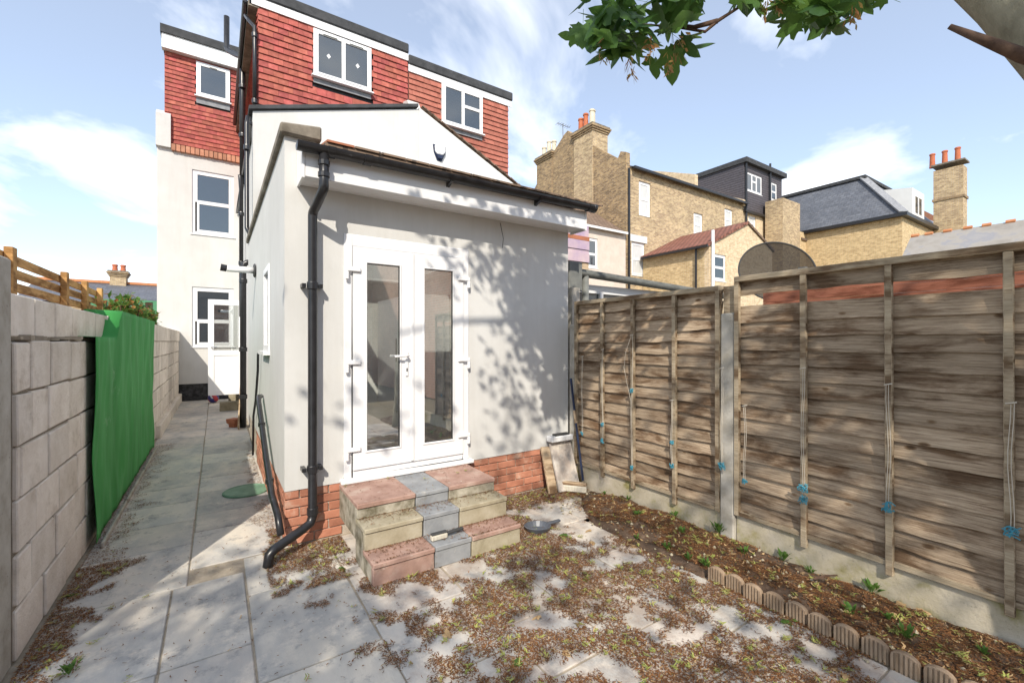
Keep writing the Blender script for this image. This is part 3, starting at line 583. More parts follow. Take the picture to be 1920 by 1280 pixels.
while z > 5.5:
    yv0 = YD + .02 - (.084 if r % 2 else 0)
    while yv0 < YR:
        a = max(yv0, YD + .02); b_ = yv0 + .165
        JO.add([(DX0 + .012 - (.034 if zz < 0 else .004) + t_, yv, z + zz) for zz in (-.13, .02) for yv in (a, b_) for t_ in (0, .012)], [(0, 2, 3, 1), (4, 5, 7, 6), (0, 1, 5, 4), (2, 6, 7, 3), (0, 4, 6, 2), (1, 3, 7, 5)])
        yv0 += .168
    z -= .118; r += 1
# --- rear of the main house: wall with two windows, dormer above
RX0, RX1 = -1.32, XO + .0
ua = onY(360, 317, YR); ub = onY(436, 445, YR); wU = (ua.x, .43, onY(360, 437, YR).z, ua.z)
la = onY(360, 537, YR); wL = (la.x, .43, onY(360, 650, YR).z, la.z)
g = MB(); g.wallY(RX0, RX1 + .2, .47, 6.9, YR, YR + .3, [wU, wL]); g.build('rear_wall', M['render'], house)
g = MB(); g.box(RX0, RX1, YR + .02, YR + .3, 0, .469); g.build('rear_plinth', M['bitumen'], house)
windowY(house, wU[0], wU[1], wU[2], wU[3], YR + .05, [(0, 1, .5, 1), (.05, 1, 0, .5)], fr=.07, proud=.02, sill=.05)
windowY(house, wL[0], wL[1], wL[2], wL[3], YR + .05, [(0, 1, .42, 1), (.05, 1, 0, .42)], fr=.07, proud=.02, sill=.05)
g = MB(); g.box(RX0, 9.0, YR + .35, 22.8, 0, 7.0); g.build('main_body', M['render'], house)
g = MB(); g.prism([(RX0, YR - .05, 6.9), (RX0, 19.0, 9.6), (RX0, 22.9, 6.95)], (RX1 + 6 - RX0, 0, 0)); g.build('main_roof', M['brown_tile'], house)
g = MB(); g.prism([(RX0 - .02, YR - .1, 6.9), (RX0 - .02, YR - .1, 7.78), (RX0 - .02, YR + .15, 7.95), (RX0 - .02, YR + .9, 8.1), (RX0 - .02, YR + .9, 6.9)], (.32, 0, 0)); g.build('party_parapet', M['render'], house)
RD0, RDZ0, RDZ1 = -1.16, 7.0, 9.55
g = MB(); g.box(RD0 + .02, XO + 1.0, YR + .04, 19.5, 6.9, RDZ1); g.build('rear_dormer_wall', M['felt'], house)
rw = (onY(368, 116, YR).x, onY(431, 130, YR).x, onY(368, 180, YR).z, onY(368, 116, YR).z)
wv = windowY(house, rw[0], rw[1], rw[2], rw[3], YR - .01, [(0, 1, 0, 1)], fr=.06, proud=.04, vents=True)
q = MB(); q.box(rw[0], rw[1], YR - .034, YR - .02, rw[2] - .2, rw[2] - .04); q.build('lead_apron', M['lead'], wv)
hang(house, RD0, XO + .1, RDZ0 + .1, RDZ1, YR + .02, [(rw[0], rw[1], rw[2] - .2, rw[3])], tile_me, joined=JO)
JO.build('tile_hanging', M['tile_s'], house, stuff=True)
g = MB(); g.box(RD0 - .05, XO + .3, YR - .16, YR - .13, RDZ1 - .02, RDZ1 + .36); g.box(RD0 - .05, XO + .3, YR - .129, YR + .03, RDZ1 - .02, RDZ1 + .01); g.build('rear_dormer_fascia', M['upvc'], house)
g = MB(); g.box(RD0 - .08, XO + .4, YR - .2, 19.6, RDZ1 + .361, RDZ1 + .58); g.build('rear_dormer_roof', M['felt'], house)
sb = MB(); sb.box(-.047, .047, -.06, .05, -.09, .09); sbm = sb.mesh('soldier_brick', M['brick_sold'], bevel=.006)
x = RX0 + .36
while x < XO: inst('soldier_brick', sbm, (x, YR - .03 + rnd.uniform(-.01, .01), 6.93), house); x += .106
# pipes at the corner
def pipe(pts, r, name='drain_pipe', collars=()):
    o = MB().tube(pts, r, 12).build(name, M['black'], house, smooth=True)
    for c in collars: q = MB(); q.lathe([(r + .012, -.04), (r + .014, -.03), (r + .014, .03), (r + .012, .04)], c, 12); q.build('pipe_collar', M['black'], o)
    return o
yp = 9.85
pipe([(.43, yp, .02), (.43, yp, 3.05), (.45, yp, 3.13), (.5, yp, 3.16), (.57, yp, 3.16)], .055, collars=[(.43, yp, 2.8), (.43, yp, 1.5), (.43, yp, .6)])
pipe([(.47, 11.6, 2.2), (.47, 11.6, 5.0), (.44, 11.4, 5.3)], .042, collars=[(.47, 11.6, 3.4), (.47, 11.6, 4.5)])
pipe([(.21, 12.5, 9.35), (.21, 12.5, 8.62), (.24, 12.4, 8.5), (.36, 12.1, 8.3), (.47, 11.85, 8.15), (.50, 11.75, 7.95), (.50, 11.7, 5.2)], .06, name='soil_vent_pipe', collars=[(.50, 11.7, 7.4), (.50, 11.7, 6.3)])
pipe([(.46, YD + .3, 7.72), (.50, YD + .05, 7.5), (.585, YD - .06, 7.35), (.585, YD - .06, 5.72)], .034, name='downpipe', collars=[(.585, YD - .06, 7.2), (.585, YD - .06, 6.0)])
pipe([(.45, YO + .0, 5.45), (.43, YO - .02, 5.3), (.43, YO - .05, 3.55), (.47, YO - .12, 3.44), (.52, YO - .2, 3.42)], .036, name='downpipe', collars=[(.43, YO - .05, 4.9)])
q = MB(); q.box(XO - .075, XO + .0, YO + .1, YR - .05, 5.36, 5.43); q.build('eaves_gutter', M['black'], house, bevel=.02)
q = MB(); q.box(DX0 - .235, DX0 - .151, YD + .1, YR - .2, DZT + .03, DZT + .11); q.build('dormer_gutter', M['black'], house, bevel=.02)
# boiler flue: white duct with black tip
q = MB(); q.tube([(.456, 7.0, 2.62), (.12, 7.0, 2.62)], .042, 14); fl = q.build('boiler_flue', M['upvc'], house, smooth=True); q = MB(); q.tube([(.12, 7.0, 2.62), (.05, 7.0, 2.63)], [.044, .046], 12); q.build('flue_terminal', M['black'], fl)
q = MB(); q.lathe([(.06, 0), (.10, .01), (.08, .03)], (0, 0, 0), 14); q.v = [(.454 - z, 7.0 + x, 2.62 + yv) for x, yv, z in q.v]; q.build('flue_collar', M['seal'], fl)
# side door standing open
DY = 12.0; da = onY(390, 560, DY); db = onY(452, 740, DY)
dX0, dX1, dZ0, dZ1 = da.x, XO - .005, .44, onY(391, 561, DY).z
l = MB(); s_ = .11; zm_ = dZ0 + .95
l.box(dX0, dX0 + s_, DY, DY + .06, dZ0, dZ1); l.box(dX1 - s_, dX1, DY, DY + .06, dZ0, dZ1); l.box(dX0 + s_, dX1 - s_, DY, DY + .06, dZ1 - .12, dZ1); l.box(dX0 + s_, dX1 - s_, DY, DY + .06, zm_ - .06, zm_ + .06); l.box(dX0 + s_, dX1 - s_, DY, DY + .06, dZ0, dZ0 + .12)
sd = l.build('side_door', M['upvc'], house, bevel=.005); sd['label'] = 'white half glazed door standing open across the path'
q = MB(); q.box(dX0 + s_, dX1 - s_, DY + .015, DY + .045, dZ0 + .12, zm_ - .06); q.build('door_panel', M['upvc'], sd)
q = MB(); q.add([(dX0 + s_, DY + .03, zm_ + .06), (dX1 - s_, DY + .03, zm_ + .06), (dX1 - s_, DY + .03, dZ1 - .12), (dX0 + s_, DY + .03, dZ1 - .12)], [(0, 1, 2, 3)]); q.build('pane', M['glass'], sd)
q = MB(); q.tube([(dX0 + .06, DY, 1.52), (dX0 + .06, DY - .05, 1.52), (dX0 + .17, DY - .05, 1.52)], .012, 8); q.build('handle', M['steel'], sd)
q = MB(); q.prism([(XO - .004, 12.07, .44), (XO - .004, 12.9, .44), (XO - .004, 12.9, 2.55), (XO - .004, 12.07, 2.55)], (.01, 0, 0)); q.build('doorway_shade_sheet', M['seal'], house)  # flat dark sheet on the solid wall, painting the shade of the open doorway

# ================================================================== steps
st = thing('garden_steps', 'three stone steps of red, grey and buff slabs below the french doors', 'steps', (1.47, 3.4, 0))
rows = [(.16, 2.98, ('st_red', 'st_grey', 'st_red'), ('st_red', 'st_grey', 'st_yel')), (.32, 3.185, ('st_yel', 'st_grey', 'st_yel'), ('st_yel', 'st_grey', 'st_yel')), (.475, 3.385, ('st_red', 'st_grey', 'st_red'), ('st_moss', 'st_grey', 'st_moss'))]
for k, (zt, yf, tm, rm) in enumerate(rows):
    yb = rows[k + 1][1] + .05 if k < 2 else YW - .002
    xs_ = [.87, 1.325 + rnd.uniform(-.01, .01), 1.625, 2.08]
    zt2 = zt - (.042 if k == 2 else 0)
    for i in range(3):
        a, b_ = xs_[i] + .003, xs_[i + 1] - .003
        q = MB(); q.box(a, b_, yf - .006 + rnd.uniform(-.006, .006), yb, zt2 - .036, zt2 + rnd.uniform(-.003, .003)); q.build('tread', M[tm[i]], st, bevel=.006)
        q = MB(); q.box(a + .002, b_ - .002, yf + .004, yf + .05, rows[k - 1][0] if k else 0, zt2 - .038); q.v = [(x + rnd.uniform(-.003, .003), yv, z) for x, yv, z in q.v]; q.build('riser', M[rm[i]], st, bevel=.005)
    q = MB(); q.box(.876, 2.074, yf + .051, yb - .001, rows[k - 1][0] - .16 if k else 0, zt2 - .037); q.build('core', M['st_moss'], st)

# ================================================================== neighbour joined on the right (gable half, dormer)
nb = thing('neighbouring_house', 'white gable half with pale orange tile hung dormer right of the cream house', 'house', (5, 9, 0))
g = MB(); g.prism([(xr + .002, YO - .012, 0), (xr + .002, YO - .012, zr_ + .03), (6.35, YO - .012, 5.15), (6.35, YO - .012, 0)], (0, .25, 0)); g.build('gable_wall', M['white_render'], nb)
g = MB(); g.box(6.1, 6.34, YO + .24, YR, 0, 5.1); g.build('side_wall', M['white_render'], nb)
n_t = 13
for k in range(n_t):   # verge tiles down the gable
    t0, t1 = k / n_t, (k + 1) / n_t; A = Vector((xr + .06, 0, zr_ + .04)); B = Vector((6.42, 0, 5.15)); p0, p1 = A.lerp(B, t0), A.lerp(B, t1)
    q = MB(); q.bar((p0.x, YO + .05, p0.z + .035), (p1.x, YO + .05, p1.z + .015), .2, .022); q.build('verge_tile', M['brown_tile'], nb)
g = MB(); g.prism([(xr + .002, YO + .24, zr_ - .02), (6.4, YO + .24, 5.08), (6.4, YO + .24, 5.0), (xr + .002, YO + .24, zr_ - .12)], (0, 6, 0)); g.build('outrigger_roof', M['brown_tile'], nb)
ND0, ND1, NZT = 3.50, 6.12, 7.58
g = MB(); g.box(ND0, ND1 - .02, YD + .03, YR + .2, 5.2, NZT); g.build('dormer_wall', M['felt'], nb)
g = MB(); g.box(ND0, ND1 + .09, YD - .03, YD - .01, NZT - .02, NZT + .13); g.build('dormer_fascia', M['upvc'], nb)
g = MB(); g.box(ND0, ND1 + .11, YD - .06, YR + .3, NZT + .131, NZT + .34); g.build('dormer_roof', M['felt'], nb, bevel=.02)
nx0, nx1 = onY(827, 155, YD).x, onY(903, 200, YD).x; nz1, nz0 = onY(827, 155, YD).z, onY(827, 232, YD).z
wn = windowY(nb, nx0, nx1, nz0, nz1, YD - .02, [(0, .5, 0, 1), (.5, 1, 0, .58), (.5, 1, .58, 1)], fr=.05, proud=.035)
q = MB(); q.box(nx0, nx1, YD - .034, YD - .02, nz0 - .13, nz0 - .04); q.build('lead_apron', M['lead'], wn)
hang(nb, ND0 + .012, ND1, 5.3, NZT - .02, YD + .012, [(nx0, nx1, nz0 - .15, nz1)], tile_me_o)
al = thing('alarm_box', 'white and navy burglar alarm box on the white gable wall', 'alarm box', tuple(onY(824, 292, YO - .012)))
c = onY(824, 287, YO - .026)
q = MB(); q.prism([(c.x - .15, c.y, c.z + .16), (c.x + .15, c.y, c.z + .16), (c.x + .13, c.y, c.z), (c.x + .055, c.y, c.z - .17), (c.x - .055, c.y, c.z - .17), (c.x - .13, c.y, c.z)], (0, .012, 0)); q.build('back_plate', M['navy'], al, bevel=.004)
q = MB(); q.prism([(c.x - .12, c.y, c.z + .14), (c.x + .12, c.y, c.z + .14), (c.x + .11, c.y, c.z), (c.x + .05, c.y, c.z - .06), (c.x - .05, c.y, c.z - .06), (c.x - .11, c.y, c.z)], (0, -.07, 0)); q.build('cover', M['upvc'], al, bevel=.02)
q = MB(); q.prism([(c.x - .085, c.y, c.z - .045), (c.x + .085, c.y, c.z - .045), (c.x + .04, c.y, c.z - .14), (c.x - .04, c.y, c.z - .14)], (0, -.055, 0)); q.build('strobe', M['navy'], al, bevel=.012)

# ================================================================== rest of the terrace and houses beyond
tn = thing('terraced_house', 'low terraced houses with brown tiled roof and pinkish rendered wall', 'house', (12, 18, 0))
ph = (onY(1092, 443, YR).x, onY(1121, 450, YR).x, onY(1092, 500, YR).z, onY(1092, 443, YR).z)
g = MB(); g.wallY(6.36, 16.98, 0, 7.1, YR, YR + .3, [ph]); g.build('rear_wall', M['pink_render'], tn)
g = MB(); g.prism([(6.4, YR - .15, 7.0), (6.4, 19.2, 9.9), (6.4, 22.8, 7.0)], (10.55, 0, 0)); g.build('roof', M['brown_tile'], tn)
q = MB(); q.box(6.4, 16.9, YR - .24, YR - .15, 6.93, 7.03); q.build('gutter', M['upvc'], tn)
windowY(tn, *ph, YR + .06, [(0, 1, 0, .46), (0, 1, .46, 1)], fr=.08, sill=.06)
for u0, u1, v0, v1 in ((1010, 1030, 372, 352), (1062, 1080, 385, 365)):
    yq = 16.6; a, b_ = onY(u0, v0, yq), onY(u1, v1, yq); zb = 7.0 + (yq - YR + .15) * .7
    q = MB(); q.prism([(a.x, 16.3, 8.0 - .12), (a.x, 17.6, 8.85), (b_.x, 17.6, 8.85), (b_.x, 16.3, 7.88)], (0, -.03, .06)); q.build('rooflight', M['glass_dark'], tn)
def chimney(parent, x0, x1, y0, y1, z0, z1, mats='stock', pots=(), potm=('pot_cream',), corbel=True):
    q = MB(); q.box(x0, x1, y0, y1, z0, z1 - .35); cst = q.build('chimney', M[mats], parent)
    if corbel:
        for k in range(3): e = .05 * (k + 1); q = MB(); q.box(x0 - e, x1 + e, y0 - e, y1 + e, z1 - .35 + k * .1 + .002, z1 - .25 + k * .1); q.build('corbel', M['stock_dark'], cst)
    e = .1; q = MB(); q.box(x0 - e, x1 + e, y0 - e, y1 + e, z1 - .048, z1 + .05); q.build('capping', M['coping'], cst)
    for k, (px, py, hh, pm) in enumerate(pots):
        q = MB(); q.lathe([(.17, 0), (.15, .1), (.13, hh - .12), (.16, hh - .11), (.16, hh - .03), (.12, hh)], (px, py, z1 + .05), 14); q.build('chimney_pot', M[pm], cst, smooth=False)
    return cst
XA = 17.0
ha = thing('brick_house', 'tall yellow brick house with stepped gable wall and two pot topped chimneys', 'house', (19.7, 19, 0))
g = MB(); pr = [(15.2, 0), (15.2, 10.4), (15.2, 11.1), (15.55, 11.25), (15.75, 10.95), (17.3, 12.1), (19.0, 13.3), (19.6, 13.9), (19.9, 13.8), (21.2, 12.9), (23, 11.3), (23, 0)]
g.prism([(XA, a, b_) for a, b_ in pr], (.3, 0, 0)); g.build('gable_wall', M['stock_dark'], ha)
chimney(ha, XA - .06, XA + 1.1, 17.5, 19.0, 9, 13.45, 'stock', [(XA + .2, 17.8, .9, 'pot_cream'), (XA + .55, 18.1, 1.1, 'pot_cream'), (XA + .3, 18.4, .95, 'pot_red'), (XA + .25, 18.75, .8, 'pot_red')])
chimney(ha, XA - .06, XA + .9, 21.0, 22.5, 9, 13.2, 'stock_dark', [(XA + .3, 21.2, .75, 'pot_cream'), (XA + .3, 21.7, .9, 'pot_cream'), (XA + .3, 22.2, .7, 'pot_cream')])
ae = thing('television_aerial', 'thin television aerial on the tall brick gable', 'aerial', (XA + .15, 20.2, 13.4))
q = MB(); q.tube([(XA + .15, 20.2, 13.4), (XA + .15, 20.2, 14.6)], .025, 6); q.build('mast', M['galv'], ae)
q = MB(); q.tube([(XA - .3, 20.2, 14.5), (XA + .7, 20.2, 14.5)], .015, 5); q.build('boom', M['galv'], ae)
for k in range(6): q = MB(); q.tube([(XA - .25 + k * .17, 20.0, 14.5), (XA - .25 + k * .17, 20.4, 14.5)], .01, 5); q.build('element', M['galv'], ae)
X2, X3, X4 = 22.4, 27.9, 33.0
def rectY(u0, u1, v0, v1, Y): a = onY(u0, v0, Y); b_ = onY(u1, v0, Y); return (a.x, b_.x, onY(u0, v1, Y).z, a.z)
wa = [rectY(1198, 1220, 338, 403, YR), rectY(1184, 1209, 452, 516, YR)]
g = MB(); g.wallY(XA + .3, X2, 0, 10.4, YR, YR + .3, wa); g.build('rear_wall', M['stock'], ha)
for r in wa: windowY(ha, *r, YR + .08, [(0, 1, 0, .5), (0, 1, .5, 1)], fr=.09, sill=.1, mat_glass='curtain')
q = MB(); q.box(wa[1][0] - .15, wa[1][1] + .15, YR - .03, YR - .003, wa[1][3] + .0, wa[1][3] + .35); q.build('lintel', M['white_render'], ha)
q = MB(); q.tube([(XA + .15, YR - .08, 0), (XA + .15, YR - .08, 10.3)], .06, 8); q.build('downpipe', M['black'], ha)
def pitched(parent, x0, x1, m='slate', ze=10.4, zr2=12.3, ridge=True):
    g = MB(); g.prism([(x0, YR - .2, ze), (x0, 19.3, zr2), (x0, 23.2, ze)], (x1 - x0, 0, 0)); rf = g.build('roof', M[m], parent)
    q = MB(); q.box(x0, x1, YR - .32, YR - .2, ze - .12, ze + .0); q.build('gutter', M['black'], parent)
    return rf
rf = pitched(ha, XA + .31, X2, 'slate'); q = MB(); q.box(XA + .35, X2 - 1.8, 19.2, 19.45, 12.3, 12.45); q.build('ridge', M['ridge'], rf)
hb = thing('brick_house', 'yellow brick house between the tall gable and the dark clad dormer', 'house', (25, 19, 0))
wb = [rectY(1301, 1318, 398, 440, YR), rectY(1359, 1374, 390, 428, YR)]
g = MB(); g.wallY(X2 + .01, X3, 0, 10.4, YR + .01, YR + .3, wb); g.build('rear_wall', M['stock'], hb)
for r in wb: windowY(hb, *r, YR + .09, [(0, 1, 0, .5), (0, 1, .5, 1)], fr=.09, sill=.1, mat_glass='curtain')
pitched(hb, X2 + .01, X3, 'slate')
q = MB(); q.prism([(X2 - .15, YR - .3, 10.3), (X2 - .15, YR - .3, 11.0), (X2 - .15, 19.3, 12.7), (X2 - .15, 19.3, 12.2)], (.3, 0, 0)); q.build('party_wall', M['stock_light'], hb)
# pale outrigger with red-brown roof
CXa, CXb, CY0 = 18.27, 23.8, 11.5
wc = [rectY(1338, 1361, 475, 525, CY0)]
g = MB(); g.wallY(CXa, CXb, 0, 6.0, CY0, CY0 + .25, wc); g.build('outrigger_wall', M['stock_light'], hb)
g = MB(); g.prism([(CXa, CY0, 6.001), (CXb, CY0, 6.001), (CXb, CY0, 6.3), (21.4, CY0, 7.4), (CXa, CY0, 6.05)], (0, .25, 0)); g.build('outrigger_gable', M['stock_light'], hb)
g = MB(); g.box(CXa, CXa + .25, CY0 + .25, YR - .01, 0, 6.0); g.build('outrigger_side', M['stock_gold'], hb)
g = MB(); g.prism([(CXa - .2, CY0 - .08, 5.98), (21.4, CY0 - .08, 7.45), (21.4, CY0 - .08, 7.33), (CXa - .2, CY0 - .08, 5.86)], (0, YR - CY0 + .06, 0)); g.build('outrigger_roof', M['red_tile'], hb)
g = MB(); g.prism([(21.4, CY0 - .08, 7.46), (CXb + .1, CY0 - .08, 6.35), (CXb + .1, CY0 - .08, 6.25), (21.4, CY0 - .08, 7.34)], (0, YR - CY0 + .06, 0)); g.build('outrigger_roof', M['brown_tile'], hb)
q = MB(); q.box(CXa - .3, CXa - .2, CY0 - .08, YR - .1, 5.83, 5.93); q.build('gutter', M['black'], hb)
windowY(hb, *wc[0], CY0 + .06, [(0, 1, 0, .5), (0, 1, .5, 1)], fr=.08, sill=.06)
q = MB(); q.tube([(CXa + .12, CY0 - .09, 0), (CXa + .12, CY0 - .09, 6.6)], .07, 8); q.build('soil_pipe', M['upvc'], hb); q = MB(); q.tube([(CXa - .1, CY0 + .6, 0), (CXa - .1, CY0 + .6, 5.9)], .05, 8); q.build('downpipe', M['black'], hb)
hd = thing('brick_house', 'yellow brick house with dark grey weatherboarded dormer', 'house', (30.5, 19, 0))
wd = [rectY(1404, 1418, 403, 430, YR), rectY(1448, 1463, 438, 470, YR)]
g = MB(); g.wallY(X3 + .01, X4, 0, 10.0, YR + .02, YR + .3, wd); g.build('rear_wall', M['stock_light'], hd)
for r in wd: windowY(hd, *r, YR + .1, [(0, 1, 0, .5), (0, 1, .5, 1)], fr=.09, sill=.1, mat_glass='curtain')
we = [rectY(1400, 1429, 321, 357, YR), rectY(1446, 1457, 341, 375, YR)]
g = MB(); g.wallY(X3, X4 - .2, 10.0, 13.0, YR, YR + .2, we); g.build('dormer_wall', M['clad'], hd)
g = MB(); g.box(X3, X3 + .15, YR + .2, 20.5, 10.0, 13.0); g.build('dormer_cheek', M['clad'], hd)
g = MB(); g.box(X3 - .12, X4, YR - .25, 21, 13.001, 13.3); g.build('dormer_roof', M['felt'], hd)
windowY(hd, *we[0], YR + .06, [(0, .34, 0, 1), (.34, .66, 0, .6), (.34, .66, .6, 1), (.66, 1, 0, 1)], fr=.08); windowY(hd, *we[1], YR + .06, [(0, 1, 0, .5), (0, 1, .5, 1)], fr=.08)
q = MB(); q.box(X3 - .1, X4, YR - .2, YR - .02, 9.86, 10.0); q.build('gutter', M['black'], hd)
for xx, z0, z1 in ((X3 + .1, 8.0, 13.0), (X3 + 3.1, 7, 13.6)): q = MB(); q.tube([(xx, YR - .1, z0), (xx, YR - .1, z1)], .07, 8); q.build('downpipe', M['black'], hd)
g = MB(); g.prism([(X3 - .02, YR - .1, 10.2), (X3 - .02, YR - .1, 10.6), (X3 - .02, 19.3, 12.6), (X3 - .02, 19.3, 12.2)], (-.3, 0, 0)); g.build('party_wall', M['stock_light'], hd)
# building with the big slate roof
XDm = 34.0
hs_ = thing('brick_building', 'golden brick building under a large dark slate mansard roof', 'building', (40, 13, 0))
yc0 = 9.0; zE = onX(1692, 403, XDm).z
g = MB(); g.box(XDm, 44, yc0, 24, 0, zE); g.build('wall', M['stock_gold'], hs_)
zt_ = 12.6
g = MB(); xi = XDm + 2.2; yi = yc0 + 2.6
g.add([(XDm - .1, yc0 - .1, zE + .12), (44, yc0 - .1, zE + .12), (44, 24, zE + .12), (XDm - .1, 24, zE + .12), (xi, yi, zt_), (41.8, yi, zt_), (41.8, 24, zt_), (xi, 24, zt_)], [(0, 1, 5, 4), (0, 4, 7, 3), (4, 5, 6, 7), (1, 2, 6, 5), (2, 3, 7, 6)]); rf = g.build('mansard_roof', M['slate'], hs_)
q = MB(); q.bar((XDm - .08, yc0 - .08, zE + .16), (xi, yi, zt_ + .03), .5, .08); q.build('hip_flashing', M['lead'], rf)
q = MB(); q.box(xi - .15, 42, yi - .15, 24, zt_, zt_ + .2); q.build('roof_edge', M['felt'], rf)
q = MB(); q.box(XDm - .3, 44.1, yc0 - .3, 24, zE - .1, zE + .1); q.build('gutter', M['black'], hs_)
q = MB(); q.prism([(XDm + 2.6, yc0 + .2, zE + .1), (XDm + 2.6, yc0 + .2, zE + 2.2), (XDm + 2.6, yi, zE + 2.6), (XDm + 2.6, yi, zE + .1)], (2.4, 0, 0)); dmr = q.build('dormer', M['white_render'], hs_)
windowY(hs_, XDm + 2.9, XDm + 4.6, zE + .5, zE + 1.9, yc0 + .2, [(0, .5, 0, 1), (.5, 1, 0, 1)], fr=.1)
q = MB(); q.bar((44.05, yi + 1, zt_ + .6), (44.05, yc0 - .6, zE + .2), .4, .35); q.build('parapet', M['brick_sold'], hs_)
ws_ = rectY(1511, 1523, 437, 475, YR)
for k in range(1):
    hw = thing('brick_house', 'narrow yellow brick wing between dark clad dormer and slate roof', 'house', (34, 15, 0))
    a, b_ = onY(1487, 400, 14.2).x, onY(1535, 400, 14.2).x
    q = MB(); ww = rectY(1511, 1523, 437, 475, 14.2); q.wallY(X4 + .02, b_ - .0, 0, 8.6, 14.2, 14.5, [ww]); q.build('wall', M['stock_gold'], hw)
    windowY(hw, *ww, 14.28, [(0, 1, 0, .5), (0, 1, .5, 1)], fr=.1, mat_glass='curtain')
    q = MB(); q.box(onY(1468, 375, 13.9).x, onY(1500, 375, 13.9).x, 13.9, 15.0, 0, onY(1480, 375, 13.9).z); q.build('chimney_stack', M['stock'], hw)
    q = MB(); q.prism([(X4 + .3, 14.1, 8.6), (X4 + .3, 16, 9.9), (b_, 16, 9.9), (b_, 14.1, 8.6)], (0, 0, .12)); q.build('roof', M['brown_tile'], hw)
    q = MB(); q.tube([(b_ - .1, 14.1, 0), (b_ - .1, 14.1, 10)], .07, 8); q.build('downpipe', M['black'], hw)
cb = thing('chimney_stack', 'tall lone brick chimney with three red pots at the far right', 'chimney', (42, 7.4, 0))
ca, cc = onX(1750, 300, 40), onX(1806, 300, 40)
xa = 40.; ya, yb = cc.y, ca.y; ztop = onX(1778, 305, 40).z
chimney(cb, xa, xa + 1.0, ya, yb, 0, ztop, 'stock', [(xa + .5, ya + .35 + k * .62, .95, 'pot_red') for k in range(3)], corbel=False)
q = MB(); q.box(xa - .06, xa + 1.06, ya - .06, yb + .06, ztop - 2.4, ztop - 2.25); q.build('string_course', M['stock_dark'], cb)
q = MB(); q.prism([(xa + .1, ya - 1.5, ztop - 6.3), (xa + .1, ya - .001, ztop - 4.6), (xa + .1, ya - .001, 0), (xa + .1, ya - 1.5, 0)], (.8, 0, 0)); q.build('shoulder', M['stock'], cb)
# weathered grey roof behind the fence
gr = thing('outbuilding', 'low outbuilding with weathered grey roof and orange ridge tiles', 'outbuilding', (10, 0, 0))
zrg = onX(1800, 430, 10).z; ye = onX(1708, 446, 10).y
g = MB(); g.prism([(10, ye, zrg), (8.3, ye, 2.0), (11.7, ye, 2.0)], (0, -9, 0)); g.build('roof', M['grey_roof'], gr); g = MB(); g.box(8.6, 11.4, ye - 8.9, ye - .1, 0, 2.0); g.build('wall', M['stock'], gr)
for u in (1716, 1742, 1777, 1815, 1850, 1895): p = onX(u, 440, 10); q = MB(); q.tube([(10, p.y - .05, zrg), (10, p.y + .05, zrg)], .035, 8); q.build('ridge_tile', M['ridge'], gr)
# neighbour's lean-to behind the fence
lt = thing('lean_to', 'white framed lean-to with grey gutter behind the near end of the fence', 'lean-to', (5.2, 5, 0))
g = MB(); g.prism([(3.62, 4.3, 2.55), (7.4, 4.3, 2.42), (7.4, 6.6, 2.95), (3.62, 6.6, 3.05)], (0, 0, .06)); g.build('roof', M['galv'], lt)
q = half_gutter(3.6, 7.5, 4.24, 2.55, 2.42, r=.06); q.build('gutter', M['galv'], lt)
q = MB(); q.box(3.6, 3.82, 4.12, 4.3, 2.28, 2.64); q.build('hopper', M['galv'], lt, bevel=.01)
q = MB(); q.tube([(3.98, 4.24, 2.5), (3.98, 4.24, 0)], .045, 10); q.build('downpipe', M['galv'], lt, smooth=True)
q = MB(); q.box(3.62, 7.3, 4.36, 4.42, 2.3, 2.41); q.box(3.62, 7.3, 4.36, 4.42, 2.0, 2.06); q.box(3.62, 7.3, 4.36, 4.42, .9, 1.0); q.box(3.62, 7.3, 4.38, 4.42, 0, .9)
for k in range(6): q.box(3.66 + k * .7, 3.72 + k * .7, 4.355, 4.425, 1.0, 2.3)
q.build('frame', M['upvc'], lt)
for k in range(5): q = MB(); q.box(3.72 + k * .7, 4.36 + k * .7, 4.39, 4.4, 1.0, 2.3); q.build('pane', M['glass_dark'], lt)
q = MB(); q.box(3.56, 3.68, 4.02, 4.1, 0, 2.3); q.build('corner_post', M['concrete'], lt)
pk = thing('board_stack', 'pink wrapped boards with timber bearers on the lean-to roof', 'boards', (4.15, 4.8, 2.66))
zz = 2.69
for k, (hh, mm) in enumerate(((.10, 'plank'), (.13, 'purple'), (.05, 'purple'), (.13, 'purple'), (.06, 'terracotta'), (.16, 'purple'))): q = MB(); q.box(4.0 + rnd.uniform(-.02, .02), 4.5, 4.72 + rnd.uniform(-.02, .02), 5.2, zz, zz + hh - .003); zz += hh; q.build('board', M[mm], pk)
# mesh satellite dish
dcen = onX(1452, 514, 5.2)
sdish = thing('satellite_dish', 'black perforated mesh satellite dish behind the fence top', 'satellite dish', (dcen.x, dcen.y, 0))
q = MB(); Rd = .36; n = 28; rings = 8; fwd = Vector((-.62, -.72, .30)).normalized(); sx_ = fwd.cross(Vector((0, 0, 1))).normalized(); sz_ = sx_.cross(fwd)
for i in range(rings + 1):
    r_ = Rd * i / rings
    for j in range(n): a = 2 * math.pi * j / n; q.v.append(tuple(dcen + sx_ * math.cos(a) * r_ * 1.12 + sz_ * math.sin(a) * r_ + fwd * (r_ * r_ * .55)))
for i in range(rings):
    for j in range(n): q.f.append((i * n + j, i * n + (j + 1) % n, (i + 1) * n + (j + 1) % n, (i + 1) * n + j)); q.mi.append(0)
q.build('reflector', M['mesh'], sdish, smooth=True)
rim = MB(); rim.tube([dcen + sx_ * math.cos(2 * math.pi * j / 40) * Rd * 1.12 + sz_ * math.sin(2 * math.pi * j / 40) * Rd + fwd * (Rd * Rd * .55) for j in range(41)], .009, 6); rim.build('rim', M['seal'], sdish)
